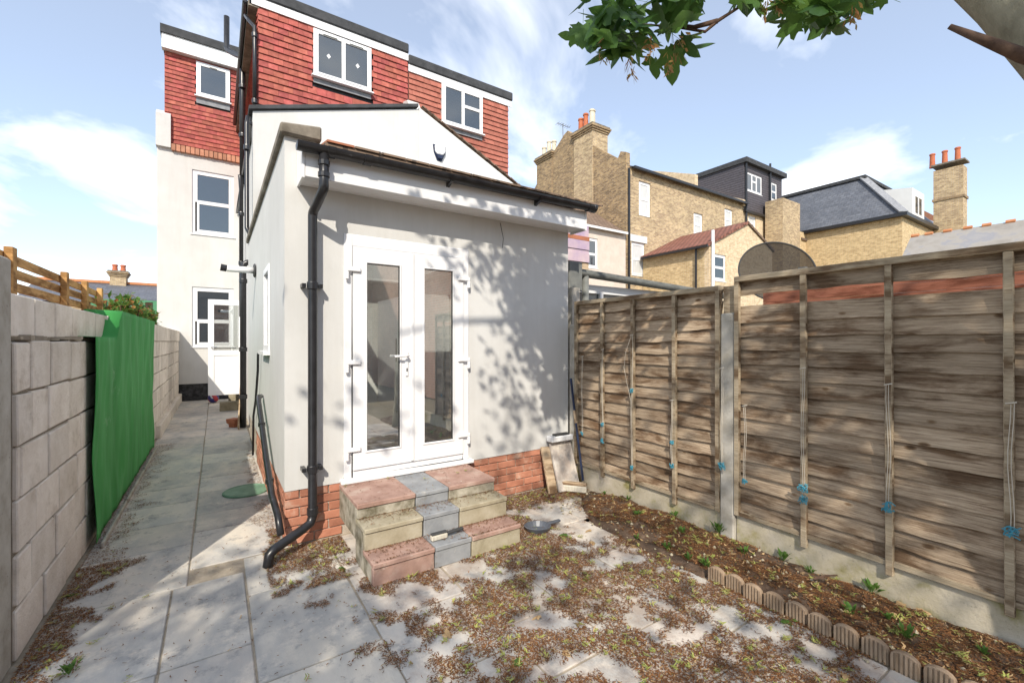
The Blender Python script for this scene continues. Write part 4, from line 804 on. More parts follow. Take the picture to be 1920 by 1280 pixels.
q = MB(); q.tube([dcen - fwd * .02, dcen - fwd * .1, (dcen.x + .1, dcen.y + .1, 0)], .025, 8); q.build('mast', M['galv'], sdish)
q = MB(); q.tube([dcen - sz_ * .42 + fwd * .12, dcen - sz_ * .3 + fwd * .5], .012, 6); q.obox(dcen - sz_ * .26 + fwd * .55, (.06, .06, .12), Matrix.Identity(3)); q.build('feed_arm', M['galv'], sdish)
# red stained fence seen through the missing board
rfn = thing('slatted_fence', 'red stained slatted fence glimpsed through the missing fence board', 'fence', (4.7, .9, 0))
for k in range(16): q = MB(); q.box(4.68, 4.70, -.6, 2.35, 1.15 + k * .075, 1.2225 + k * .075); q.build('slat', M['redfence'], rfn)
for yq in (-.5, .9, 2.25): q = MB(); q.box(4.702, 4.78, yq, yq + .08, 0, 2.3); q.build('post', M['redfence'], rfn)

# ================================================================== left side: block wall, trellis, green sheet
bw = thing('block_wall', 'white painted concrete block wall along the left of the path', 'wall', (XL - .1, 8, 0))
core = MB(); core.box(XL - .2, XL - .018, 3.3, 15.19, 0, 1.64); core.box(XL - .34, XL - .2, 3.3, 15.19, 0, 1.66); wc_ = core.build('mortar_core', M['blockmortar'], bw)
hC = .276
for r in range(6):
    y = 3.3 + (.23 if r % 2 else 0) - .46; z0 = .0 + r * hC
    while y < 15.19:
        ln = rnd.choice((.45, .45, .45, .34, .30)) if y < 5 else .45
        a, b_ = max(y, 3.3), min(y + ln, 15.19)
        if b_ - a > .06:
            q = MB(); jx = rnd.uniform(-.004, .005); q.box(XL - .1, XL + jx, a + .008, b_ - .007, z0 + .008, z0 + hC - .008)
            q.v = [(x, yv + rnd.uniform(-.008, .008), zv + rnd.uniform(-.007, .007)) for x, yv, zv in q.v]; q.build('block', M['block'], bw, bevel=.006)
        y += ln
y = 3.3
while y < 5.75:   # set-back upper course with a rough ledge
    ln = .43 + rnd.uniform(-.04, .03); b_ = min(y + ln, 5.8); q = MB(); q.box(XL - .26, XL - .045 + rnd.uniform(-.006, .006), y + .008, b_ - .008, 1.675, 1.905 + rnd.uniform(-.005, .005)); q.build('block', M['block'], bw, bevel=.007); y += ln
q = MB()
for k in range(60):
    yy = 3.35 + rnd.random() * 2.35; s = rnd.uniform(.02, .05); q.obox((XL - .05 + rnd.uniform(-.05, .02), yy, 1.665 + rnd.uniform(0, .012)), (s * 1.2, s * 2.2, s * .6), Matrix.Rotation(rnd.uniform(0, 3), 3, 'Z'))
q.build('ledge_mortar', M['joint'], bw, stuff=True)
q = MB(); q.box(XL - .24, XL - .03, 5.81, 8.6, 1.655, 1.90); q.build('block', M['block'], bw)
y = 8.62
while y < 15.18: b_ = min(y + .9, 15.19); q = MB(); q.box(XL - .24, XL + .02, y + .004, b_ - .004, 1.657, 1.93); q.build('coping_block', M['block'], bw, bevel=.008); y += .9
q = MB(); q.box(XL - .02, XL + .07, 9.6, 15.19, -.005, .22); q.build('footing', M['block'], bw, bevel=.01)
pt = MB(); pt.box(XL - .16, XL - .012, 3.02, 3.28, 0, 2.07); pto = pt.build('gate_post', M['concrete'], bevel=.012); tag(pto, 'rough grey concrete post at the near end of the block wall', 'post')
tr_ = thing('trellis_fence', 'new pine slatted trellis on top of the block wall', 'fence', (-1.1, 5.4, 1.65))
for k in range(5): q = MB(); z = 1.80 + k * .088; q.box(-1.115, -1.095, 3.6, 6.85, z, z + .06); q.build('slat', M['slat'], tr_, bevel=.003)
for yy in (4.02, 5.22, 5.92, 6.6): q = MB(); q.box(-1.093, -1.05, yy, yy + .07, 1.64, 2.24); q.build('post', M['slat'], tr_, bevel=.003)
# green sheet: cloth with folds
q = MB(); ny, nz_ = 80, 40
for j in range(nz_ + 1):
    for i in range(ny + 1):
        yy = 4.73 + (8.72 - 4.73) * i / ny; top = 1.685 if yy < 5.78 else 1.955
        if 5.66 < yy < 5.9: top = 1.685 + .27 * (yy - 5.66) / .24
        bot = .05 + .03 * noise.noise(Vector((yy * 2, 0, 9))); z = bot + (top - bot) * j / nz_
        x = XL + .05 + .028 * noise.noise(Vector((yy * 2.4 + z * .8, z * .7, 2))) + .014 * noise.noise(Vector((yy * 7 - z * 1.5, z * 1.0, 7))) + .006 * noise.noise(Vector((yy * 17, z * 3, 4)))
        q.v.append((x, yy, z))
for j in range(nz_):
    for i in range(ny): a = j * (ny + 1) + i; q.f.append((a, a + 1, a + ny + 2, a + ny + 1)); q.mi.append(0)
top0 = nz_ * (ny + 1); k0 = len(q.v)
for i in range(ny + 1): v_ = q.v[top0 + i]; q.v.append((XL - .22, v_[1], v_[2] + .012)); 
for i in range(ny): q.f.append((top0 + i, top0 + i + 1, k0 + i + 1, k0 + i)); q.mi.append(0)
gs = q.build('green_sheet', M['green'], smooth=True); sm = gs.modifiers.new('thick', 'SOLIDIFY'); sm.thickness = .004; sm.offset = 1
tag(gs, 'bright green sheet draped down the block wall', 'sheet')
for (a, b_) in ((4.75, 5.9), (5.95, 7.2), (7.3, 8.6)):
    q = MB(); q.box(XL + .085, XL + .105, a, b_, .0, .045); o = q.build('timber_batten', M['concrete'], bevel=.004); tag(o, {4.75: 'nearest pale strip along the foot of the green sheet', 5.95: 'middle pale strip along the foot of the green sheet', 7.3: 'farthest pale strip along the foot of the green sheet'}[a], 'strip', 'strips under the green sheet')

# ================================================================== fence on the right
s_ud['board'] = s_ud['batten'] = True
def board(parent, y0, y1, z0, h, x, missing=None):
    q = MB(); n = 24; ph_ = rnd.uniform(0, 9)
    for i in range(n + 1):
        yy = y0 + (y1 - y0) * i / n; wv_ = .018 * noise.noise(Vector((yy * 2.2, ph_, 0))) + .008 * noise.noise(Vector((yy * 7, ph_, 4)))
        zb = z0 + wv_; zt2 = z0 + h; b_ = .004 * noise.noise(Vector((yy * 3, ph_, 8)))
        q.v += [(x - .030 + b_, yy, zb), (x - .004 + b_, yy, zt2), (x + .004 + b_, yy, zt2), (x - .018 + b_, yy, zb)]
    for i in range(n):
        a = i * 4
        for e in range(4): q.f.append((a + e, a + (e + 1) % 4, a + 4 + (e + 1) % 4, a + 4 + e))
    q.f += [(3, 2, 1, 0), (n * 4, n * 4 + 1, n * 4 + 2, n * 4 + 3)]; q.mi = [0] * len(q.f)
    return q.build('board', M['fence'], parent)
def fence_panel(label, y0, y1, zb, zt, battens, skip=()):
    p = thing('lap_fence', label, 'fence', (XF, (y0 + y1) / 2, zb), 'lap fences along the soil bed')
    n = 17; g_ = (zt - .05 - zb) / n
    for k in range(n):
        if k in skip: continue
        board(p, y0 + .003, y1 - .003, zb + .01 + k * g_, g_ * 1.22, XF)
    for yy in battens:
        q = MB(); q.box(XF - .066, XF - .034, yy - .019, yy + .019, zb - .07 + rnd.uniform(-.02, .02), zt - .045); q.v = [(x, yv + (.006 if z > 1 else 0), z) for x, yv, z in q.v]
        o = q.build('batten', M['batten'], p, bevel=.003)
    q = MB(); q.box(XF - .068, XF + .03, y0 + .002, y1 - .002, zt - .043, zt); q.build('top_rail', M['batten'], p, bevel=.004)
    for yy in (y0 + .02, y1 - .02): q = MB(); q.box(XF - .064, XF - .032, yy - .018, yy + .018, zb, zt - .044); q.build('end_batten', M['batten'], p)
    q = MB(); q.box(XF - .055, XF - .031, y0 + .04, y1 - .04, zb - .0, zb + .03); q.build('bottom_rail', M['batten'], p)
    return p
fence_panel('far weathered lap fence panel beside the extension', 2.076, 3.849, .25, 2.11, (3.41, 2.99, 2.51))
fence_panel('near weathered lap fence panel with a board missing near the top', .12, 1.954, .27, 2.165, (1.45, .973, .476), skip=(15,))
q = MB(); q.box(XF - .065, XF + .06, 1.955, 2.075, 0, 1.88); q.v = [(x + (.012 if z > 1 and x < XF else 0), yv, z) for x, yv, z in q.v]; o = q.build('fence_post', M['concrete'], bevel=.012); tag(o, 'concrete fence post between the two fence panels', 'post')
q = MB(); q.box(XF - .03, XF + .05, 1.97, 2.06, 1.881, 2.10); o = q.build('post_extension', M['batten']); tag(o, 'short timber piece standing on the concrete fence post', 'post')
q = MB(); q.box(XF - .06, XF + .05, 3.85, 3.94, 0, 1.85); o = q.build('fence_post', M['concrete'], bevel=.01); tag(o, 'pale fence post against the corner of the extension', 'post')
for (a, b_, lb) in ((2.078, 3.848, 'concrete gravel board under the far fence panel'), (-1.5, 1.952, 'mossy concrete gravel board under the near fence panel')):
    q = MB(); q.box(XF - .03, XF + .02, a, b_, -.05, .262 if a < 2 else .242); o = q.build('gravel_board', M['gravelboard'], bevel=.006); tag(o, lb, 'gravel board')
# twine hanging from the battens
TW = [(1092, 668, 812, [812], 'white twine with small blue knot beside the pale fence post'), (1130, 655, 826, [795, 826], 'twine with two blue knots on the batten nearest the extension'), (1185, 628, 876, [732, 876], 'looped white twine with blue knots on the middle batten of the far panel'), (1260, 750, 872, [828, 872], 'twine with blue tangle on the third batten of the far panel'), (1354, 690, 872, [872], 'twine with blue tangle left of the concrete post'), (1397, 760, 902, [902], 'thin twine with tiny blue knot right of the concrete post'), (1506, 690, 925, [912, 935], 'twine with big blue tangle on the first batten of the near panel'), (1666, 720, 950, [948], 'twine with blue tangle on the second batten of the near panel'), (1896, 755, 998, [995], 'twine with blue tangle on the batten at the right edge')]
for (u, v0, v1, ks, lb) in TW:
    X_ = XF - .076; a, b_ = onX(u, v0, X_), onX(u, v1, X_); L_ = a.z - b_.z
    th = thing('garden_twine', lb, 'twine', tuple(a), 'twine tied to the fence battens')
    for sg in (-1, 1):
        q = MB(); pts = []
        for i in range(9):
            f_ = i / 8; off = sg * .006 + .006 * math.sin(f_ * 7 + u); loop = .10 * math.sin(min(1, f_ * 2.2) * math.pi) if (u == 1185 and sg > 0 and f_ < .46) else 0
            pts.append((X_ - .004, a.y + (b_.y - a.y) * f_ + off + loop, a.z - L_ * f_))
        q.tube(pts, .002, 5); q.build('cord', M['cord'], th)
    q = MB(); q.tube([(X_ - .005, a.y - .02, a.z + .005), (X_ - .012, a.y, a.z), (X_ - .005, a.y + .02, a.z - .005)], .004, 5); q.build('knot', M['cord'], th)
    for kv in ks:
        c = onX(u, kv, X_); big = 1.0 if u in (1506, 1666, 1896, 1354) else .65
        q = MB()
        for k in range(9):
            p = [c + Vector((rnd.uniform(-.015, .0), rnd.uniform(-.035, .035), rnd.uniform(-.04, .03))) * big for _ in range(4)]; q.tube([p[0], (p[0] + p[1]) / 2 + Vector((-.01, 0, .012)), p[1], p[2]], .0032, 5)
        q.build('blue_tangle', M['blue'], th)
# edging stones
for k in range(11):
    y1 = 1.80 - k * .125; x = 2.84 + .008 * math.sin(k * 2.1); q = MB(); w2 = .058
    prof = [(-w2, 0), (w2, 0), (w2, .075)] + [(w2 * math.cos(a), .075 + .04 * math.sin(a)) for a in [math.pi * i / 8 for i in range(1, 8)]] + [(-w2, .075)]
    q.prism([(x, y1 - w2 + a, -.01 + b_) for a, b_ in prof], (.032, 0, 0))
    o = thing('edging_stone', ['farthest', 'second', 'third', 'fourth', 'fifth', 'sixth', 'seventh', 'eighth', 'ninth', 'tenth', 'nearest'][k] + ' ribbed round topped edging stone' + ('' if k in (0, 10) else ', counted from the far end') + ' of the soil bed row', 'edging stone', (x, y1 - w2, 0), 'edging stones along the soil bed')
    q.build('slab', M['edging'], o, bevel=.005)
    for j in range(6): q = MB(); yy = y1 - w2 + (-w2 + .012 + j * .0185); hh = .075 + .033 * math.sqrt(max(0, 1 - ((yy - (y1 - w2)) / w2) ** 2)); q.box(x - .008, x - .0005, yy - .005, yy + .005, .0, hh - .008); q.build('rib', M['edging'], o)

# ================================================================== small things lying about
bl = thing('football', 'small red and blue ball by the open side door', 'ball', tuple(onZ(400, 755)))
c = onZ(400, 755) + Vector((0, 0, .13)); bm = bmesh.new(); bmesh.ops.create_icosphere(bm, subdivisions=3, radius=.13); me = bpy.data.meshes.new('panels'); bm.to_mesh(me); bm.free()
me.materials.append(plain('ball_blue', (.05, .05, .22), rough=.4)); me.materials.append(plain('ball_red', (.45, .05, .06), rough=.4)); me.materials.append(plain('ball_white', (.6, .6, .6), rough=.4))
for p in me.polygons: cc_ = p.center; p.material_index = 1 if math.sin(cc_.x * 28 + cc_.z * 16) > .25 else (2 if math.sin(cc_.y * 31 - cc_.z * 23) > .85 else 0); p.use_smooth = True
o = bpy.data.objects.new('panels', me); col.objects.link(o); o.location = c; attach(o, bl)
def loose(name, label, cat, box, m, rot=0, bevel=.008, group=None):
    c = Vector(box[0]); q = MB(); q.obox(c + Vector((0, 0, box[1][2] / 2)), box[1], Matrix.Rotation(rot, 3, 'Z')); q.v = [(x + rnd.uniform(-.004, .004), yv + rnd.uniform(-.004, .004), z) for x, yv, z in q.v]
    o = q.build(name, M[m], bevel=bevel); return tag(o, label, cat, group)
p = onZ(432, 768); loose('concrete_block', 'buff block serving as lower step to the side door', 'block', (p, (.44, .3, .2)), 'st_yel')
loose('concrete_block', 'tall pale block behind the buff block by the side door', 'block', (p + Vector((.14, .45, 0)), (.34, .4, .36)), 'st_yel')
p = onZ(439, 800); tb = thing('terracotta_block', 'small terracotta pot upside down on the path', 'pot', tuple(p)); q = MB(); q.lathe([(.09, 0), (.10, .07), (.13, .08), (.14, .16), (.12, .165)], p, 4); q.build('body', M['terracotta'], tb, bevel=.008)
q = MB(); a = onZ(447, 805); q.bar((a.x, a.y, .012), (.40, a.y + .35, .78), .18, .022, up=(1, 0, .2)); o = q.build('plank', M['plank'], bevel=.003); tag(o, 'pale timber plank leaning on the wall by the black soil pipe', 'plank')
# drain cover
c = onZ(466, 920); q = MB(); q.lathe([(.225, .0), (.225, .012), (.215, .018), (.20, .018), (.195, .014), (.02, .014)], (c.x - .02, c.y, .002), 32); dc = q.build('drain_cover', M['cover']); tag(dc, 'round green drain cover set in the path', 'drain cover')
# leaning slab, planks, broom by the far corner
p = onZ(1035, 905)
q = MB(); q.bar((p.x - .02, 3.70, .01), (p.x + .0, 3.90, .50), .30, .035, up=(0, 1, -.3)); o = q.build('paving_slab', M['slab'], bevel=.006); tag(o, 'grey stone slab leaning on the brick plinth beside the fence', 'slab')
q = MB(); q.bar((p.x - .24, 3.72, .01), (p.x - .20, 3.92, .47), .11, .03, up=(0, 1, -.3)); o = q.build('plank', M['plank'], bevel=.004); tag(o, 'short brown timber offcut leaning left of the grey slab', 'plank')
q = MB(); bx_ = thing('junction_box', 'white plastic box with black slots on top of the leaning slab', 'box', (p.x, 3.86, .5)); q.box(p.x - .17, p.x + .14, 3.82, 3.93, .525, .59); q.build('body', M['upvc'], bx_, bevel=.01)
q = MB(); q.box(p.x - .11, p.x + .10, 3.835, 3.9, .591, .61); q.build('insert', M['seal'], bx_, bevel=.004)
bh = onZ(1065, 908); br = thing('broom', 'yard broom with navy handle and pale bristles leaning in the corner', 'broom', (bh.x, bh.y, 0))
q = MB(); q.tube([(3.40, 3.66, .10), (3.42, 3.80, .72)], .013, 8); q.build('handle', M['navy'], br); q = MB(); q.tube([(3.42, 3.80, .72), (3.424, 3.83, .86)], .017, 8); q.build('grip', M['plank'], br)
q = MB(); q.tube([(3.424, 3.83, .86), (3.43, 3.90, 1.22)], .013, 8); q.build('handle', M['navy'], br)
ba, bb = onZ(1030, 905, .08), onZ(1100, 912, .08); q = MB(); q.bar((ba.x, ba.y, .10), (bb.x, bb.y, .10), .06, .035); q.build('head', M['plank'], br, bevel=.008)
q = MB(); q.bar((ba.x, ba.y, .05), (bb.x, bb.y, .05), .075, .07); q.build('bristles', M['bristle'], br, bevel=.01)
hb_ = thing('hand_brush', 'hand brush with dark handle lying on the lowest step', 'brush', tuple(onZ(838, 1000, .16))); a, b_ = onZ(808, 1008, .19), onZ(838, 1000, .19); c_ = onZ(868, 990, .19)
q = MB(); q.bar((a.x, a.y, .185), (b_.x, b_.y, .185), .045, .04); q.build('bristles', M['bristle'], hb_, bevel=.008); q = MB(); q.bar(b_ + Vector((0, 0, .005)), c_ + Vector((0, 0, .005)), .03, .02); q.bar((a.x, a.y, .212), (b_.x, b_.y, .212), .04, .014); q.build('handle', M['seal'], hb_, bevel=.006)
dpn = thing('dustpan', 'dark grey dustpan full of litter right of the steps', 'dustpan', tuple(onZ(1010, 992))); c = onZ(1008, 995)
q = MB(); A = [Vector((math.cos(a) * .12, math.sin(a) * .10, 0)) for a in [2 * math.pi * i / 20 for i in range(20)]]; m3 = Matrix.Rotation(-.5, 3, 'Z')
for zz, s in ((.006, .75), (.05, 1), (.054, .93), (.014, .68)): q.v += [tuple(c + m3 @ (p_ * s) + Vector((0, 0, zz))) for p_ in A]
for i in range(3):
    for j in range(20): q.f.append((i * 20 + j, i * 20 + (j + 1) % 20, (i + 1) * 20 + (j + 1) % 20, (i + 1) * 20 + j))
q.f += [tuple(range(20))[::-1], tuple(range(60, 80))]; q.mi = [0] * len(q.f); q.build('pan', M['grey_plastic'], dpn); h2 = onZ(1050, 985)
q = MB(); q.bar(c + (h2 - c).normalized() * .11 + Vector((0, 0, .045)), h2 + Vector((0, 0, .05)), .035, .02); q.build('handle', M['grey_plastic'], dpn, bevel=.006)
# wires above the door
q = MB(); a = onY(938, 418, YW - .004); q.tube([a, a + Vector((.005, -.02, -.08)), a + Vector((.02, -.03, -.17)), a + Vector((.012, -.02, -.27))], .003, 5); o = q.build('loose_wire', M['seal']); tag(o, 'loose thin wire hanging from the soffit above the right door', 'wire')

# ================================================================== litter
def dens(x, yy):
    n = noise.noise(Vector((x * 1.7, yy * 1.7, 11))) * .55 + noise.noise(Vector((x * 4.5, yy * 4.5, 3))) * .5 + noise.noise(Vector((x * 11, yy * 11, 8))) * .3
    base = -.9
    if yy < 3.95:
        base = -.12 + .44 * min(1, max(0, (x - .45) / .9)); 
        if x < .45: base = -.75 + .5 * max(0, (x - .1) / .35)
        if x > 2.55: base = .3
    if x < XL + .5: base = max(base, .85 - (x - XL) * 2.9)
    if yy > 3.6 and x > XS - .3 and yy < 8.5: base = max(base, .5 - (XS - x) * 3.6)
    if .3 < x < .9 and 3.2 < yy < 3.95: base = max(base, .35)
    return base + n
def ground_z(x, yy):
    for zt, yf, *_ in reversed(rows):
        if .88 < x < 2.07 and yy > yf: return zt - (.042 if zt > .4 else 0) + .002
    if x > 2.9 and yy < 3.4: return soil_h(x, yy) + .004
    return .004
LM = [M['brown1'], M['brown2'], M['tan'], M['sprig']]
lit = MB()
def strip(x, yy, z, ln, wd_, ang, mi, lift=.3):
    d = Vector((math.cos(ang), math.sin(ang), 0)); s = Vector((-d.y, d.x, 0)) * wd_ / 2; c = Vector((x, yy, z)); up = Vector((0, 0, 1))
    t1 = rnd.uniform(0, lift) * ln; bend = s * rnd.uniform(-2, 2)
    a, b_, e = c - d * ln / 2 + up * rnd.uniform(0, .2) * ln, c + up * t1 * .6 + bend, c + d * ln / 2 + up * t1
    lit.add([a - s, a + s, b_ + s, b_ - s, e + s * .4, e - s * .4], [(0, 1, 2, 3), (3, 2, 4, 5)], mi)
cnt = 0
while cnt < 150000:
    x = rnd.uniform(XL + .02, 3.44); yy = rnd.uniform(.2, 4.4) if rnd.random() < .80 else rnd.uniform(4.4, 9)
    if yy > YW - .03 and x > XS - .01: continue
    d = dens(x, yy); onstep = .88 < x < 2.07 and yy > 2.99
    if onstep:
        j = max([r_[1] for r_ in rows if r_[1] <= yy] + [2.98]); nxt = [r_[1] for r_ in rows if r_[1] > yy]; back = (nxt[0] if nxt else YW) - yy
        if rnd.random() > .5 * math.exp(-back * 22) + .012: continue
    elif rnd.random() > max(.006, min(1, d * 5 - .55)): continue
    big = yy < 4.4; r_ = rnd.random(); mi = 0 if r_ < .64 else 1 if r_ < .945 else 2 if r_ < .985 else 3
    strip(x, yy, ground_z(x, yy) + rnd.uniform(0, .008), rnd.uniform(.007, .024) * (1.3 if mi == 2 else 1), rnd.uniform(.002, .0055), rnd.uniform(0, 6.3), mi); cnt += 1
cl_ = 0
while cl_ < 850:
    x = rnd.uniform(XL + .02, 3.42); yy = rnd.uniform(.2, 4.3)
    if yy > YW - .06 and x > XS - .03: continue
    if .86 < x < 2.1 and yy > 2.97 and rnd.random() > .04: continue
    if rnd.random() > max(.01, min(1, dens(x, yy) * 1.3)): continue
    z = ground_z(x, yy) + .004; a0 = rnd.uniform(0, 6.3); sp = rnd.uniform(.012, .03)
    for k in range(rnd.randint(4, 9)):
        a = a0 + rnd.gauss(0, .9); rr = rnd.uniform(.2, 1.2) * sp
        strip(x + math.cos(a) * rr, yy + math.sin(a) * rr, z + rnd.uniform(0, .01), rnd.uniform(.018, .04), rnd.uniform(.004, .007), a + rnd.gauss(0, .5), 3 if rnd.random() < .8 else 2, lift=.5)
    cl_ += 1
for k in range(1000):   # bark chips and stones on the soil
    x, yy = rnd.uniform(2.9, 3.44), rnd.uniform(.2, 3.4); strip(x, yy, soil_h(x, yy) + .006, rnd.uniform(.010, .035), rnd.uniform(.005, .016), rnd.uniform(0, 6.3), rnd.choice((1, 0, 2, 2, 0)), lift=.5)
lo = lit.build('leaf_litter', LM); tag(lo, 'brown flower litter and green sprigs strewn over the paving and soil', 'litter', kind='stuff')
peb = MB()
for k in range(260):
    x, yy = rnd.uniform(2.75, 3.44), rnd.uniform(.3, 3.5); s = rnd.uniform(.005, .022)
    pts = [Vector((rnd.uniform(.6, 1) * a, rnd.uniform(.6, 1) * b_, rnd.uniform(.5, .8) * c_)) * s for a, b_, c_ in ((1, 0, 0), (-1, 0, 0), (0, 1, 0), (0, -1, 0), (0, 0, 1), (0, 0, -1))]
    peb.add([Vector((x, yy, soil_h(x, yy) + s * .3)) + p_ for p_ in pts], [(0, 2, 4), (2, 1, 4), (1, 3, 4), (3, 0, 4), (2, 0, 5), (1, 2, 5), (3, 1, 5), (0, 3, 5)])
o = peb.build('pebbles', M['st_yel'], smooth=False); tag(o, 'small pale stones scattered on the soil', 'stones', kind='stuff')
# sycamore leaf
def leaf_mesh(m, size=.15, name='leaf'):
    ang = [(-90, .05), (-62, .34), (-40, .30), (-28, .52), (-8, .36), (6, .40), (22, .62), (40, .56), (52, .42), (63, .60), (78, .80), (90, 1.0)]
    half = [(math.cos(R(a)) * r, math.sin(R(a)) * r) for a, r in ang]
    pts = half + [(-x, y_) for x, y_ in half[-2:0:-1]]
    q = MB(); q.v = [(0, 0.12 * size, 0)] + [(x * size * .75, (y_ + .1) * size * .75, -abs(x) * size * .22 - max(0, y_) ** 2 * size * .12) for x, y_ in pts]
    n = len(pts); q.f = [(0, 1 + i, 1 + (i + 1) % n) for i in range(n)]; q.mi = [0] * n
    k = len(q.v); w3 = .0012
    q.v += [(-w3, -.02 * size, 0), (w3, -.02 * size, 0), (w3, -.55 * size, .04 * size), (-w3, -.55 * size, .04 * size)]; q.f.append((k, k + 1, k + 2, k + 3)); q.mi.append(0)
    return q.mesh(name, m)
lf = [leaf_mesh(M['leaf'], s) for s in (.155, .18, .21)]
fl_tan = leaf_mesh(M['tan'], .075); fl_gr = leaf_mesh(M['leaf2'], .085)
for k, (u, v) in enumerate([(1063, 1000), (1105, 990), (1000, 1005), (1185, 1020), (1690, 1150), (1720, 1160), (1480, 1160), (1500, 1155), (1065, 1220), (1560, 1250), (1200, 1012), (1110, 1012), (1590, 1262), (1440, 1030), (975, 1235), (1100, 1080), (640, 1060), (840, 1190), (1010, 1150), (1210, 1275), (140, 1110)]):
    p = onZ(u, v, .02); p.z = max(.012, soil_h(p.x, p.y) + .015 if p.x > 2.88 and p.y < 3.4 else .012); gr_ = k in (0, 14, 15, 16, 6, 7, 19, 20)
    o = inst('fallen_leaf', fl_gr if gr_ else fl_tan, p, None, rot=(rnd.uniform(-.3, .3), rnd.uniform(-.3, .3), rnd.uniform(0, 6)))
    where = 'in the soil bed behind the edging stones' if p.x > 2.88 and p.y < 1.9 else 'in the far part of the soil bed' if p.x > 2.88 else 'at the foot of the block wall' if p.x < 0 else 'on the paving beside the steps' if p.y > 2.5 else 'on the littered paving in the foreground'
    tag(o, ('fallen green leaf ' if gr_ else 'dry tan fallen leaf ') + where, 'leaf', 'fallen green leaves' if gr_ else 'fallen tan leaves')
# weeds
def weed(p, h, n, label):
    t_ = thing('weed', label, 'weed', tuple(p), 'weeds in the soil bed')
    q = MB()
    for k in range(n):
        a = rnd.uniform(0, 6.3); d = Vector((math.cos(a), math.sin(a), 0)); hh = h * rnd.uniform(.5, 1); tip = p + d * h * rnd.uniform(.3, .8) + Vector((0, 0, hh)); s = Vector((-d.y, d.x, 0)) * h * .13; m_ = p.lerp(tip, .6) + Vector((0, 0, .01))
        q.add([p, p.lerp(tip, .45) + s * .15, m_ + s, tip, m_ - s, p.lerp(tip, .45) - s * .15], [(0, 1, 5), (1, 2, 4, 5), (2, 3, 4)])
    q.build('leaves', M['leaf2'], t_)
WD = [(1133, 922, .05, 'tiny weed at the far end of the gravel board'), (1185, 935, .05, 'small weed beside the far gravel board'), (1195, 965, .07, 'weed in the middle of the far soil'), (1272, 968, .07, 'weed against the gravel board left of the concrete post'), (1195, 1000, .05, 'low weed in front of the far soil'), (1280, 1000, .06, 'weed on the soil before the concrete post'), (1250, 1022, .07, 'leafy weed near the paving edge'), (1352, 1000, .12, 'tall weed at the foot of the concrete post'), (1325, 1055, .08, 'round leaved weed beside the farthest edging stone'), (1290, 1040, .06, 'weed left of the farthest edging stone'), (1395, 1040, .07, 'spreading weed right of the concrete post'), (1475, 1045, .09, 'weed against the mossy gravel board'), (1520, 1070, .06, 'little weed among the bark chips'), (1637, 1110, .10, 'bright green weed at the mossy gravel board'), (1597, 1145, .07, 'weed in the dark soil behind the edging'), (1665, 1160, .06, 'small seedling near the dry leaves'), (1700, 1195, .09, 'grassy weed in the nearest soil'), (1845, 1225, .05, 'seedling at the right edge of the soil')]
for (u, v, h, lb) in WD:
    p = onZ(u, v, .06); p.x = min(p.x, XF - .06); p.z = soil_h(p.x, p.y) - .005; weed(p, h, 17, lb)
p = onZ(130, 1265, 0); weed(p, .07, 20, 'grassy weed growing at the foot of the block wall')
# small stick on the gravel board
q = MB(); a, b_ = onZ(1525, 1085, .12), onZ(1570, 1078, .16); q.tube([a, (a + b_) / 2 + Vector((0, 0, .01)), b_], .006, 6); o = q.build('stick', M['twig']); tag(o, 'bare stick lying on the soil by the mossy gravel board', 'stick')

# ================================================================== tree overhead
tree = thing('sycamore_tree', 'sycamore tree leaning over the yard from the right', 'tree', (3.02, -.40, 0))
tk = MB(); tk.tube([(3.06, -.55, -.05), (3.05, -.52, .5), (3.02, -.42, 1.2), (2.98, -.22, 1.9), atF(2060, 165, 1.74), atF(1975, 75, 1.84), atF(1898, -5, 1.95), atF(1800, -90, 2.1), (2.5, .75, 3.9), (2.1, .45, 4.8), (1.6, .0, 5.8), (1.2, -.6, 7.2), (1.0, -1.0, 8.4)], [.22, .17, .155, .14, .13, .125, .12, .115, .105, .09, .075, .05, .02], 16)
tk.build('trunk', M['bark'], tree, smooth=True)
br_ = MB(); stub = [atF(2010, 130, 1.80), atF(1915, 104, 1.80), atF(1850, 78, 1.84), atF(1780, 50, 1.9)]; br_.tube(stub, [.04, .026, .019, .010], 9); br_.build('branch_stub', M['twig'], tree, smooth=True)
def limb(pts, r0, r1): MB().tube(pts, [r0 + (r1 - r0) * i / (len(pts) - 1) for i in range(len(pts))], 8).build('limb', M['bark'], tree, smooth=True)
limb([(2.5, .60, 3.8), (2.3, .8, 4.2), (2.05, 1.2, 4.1), (1.92, 1.4, 3.75)], .05, .02)
for e in ((-1.6, -.6, 6.0), (.2, -3.6, 5.8), (-1.5, -3.4, 6.6), (.9, -.3, 6.4), (2.2, -3.0, 6.4), (-.4, -1.8, 7.2)):
    e = Vector(e); s0 = Vector((1.8, .2, 5.2)); limb([s0, s0.lerp(e, .35) + Vector((0, 0, .25)), s0.lerp(e, .7) + Vector((0, 0, .2)), e], .045, .012)
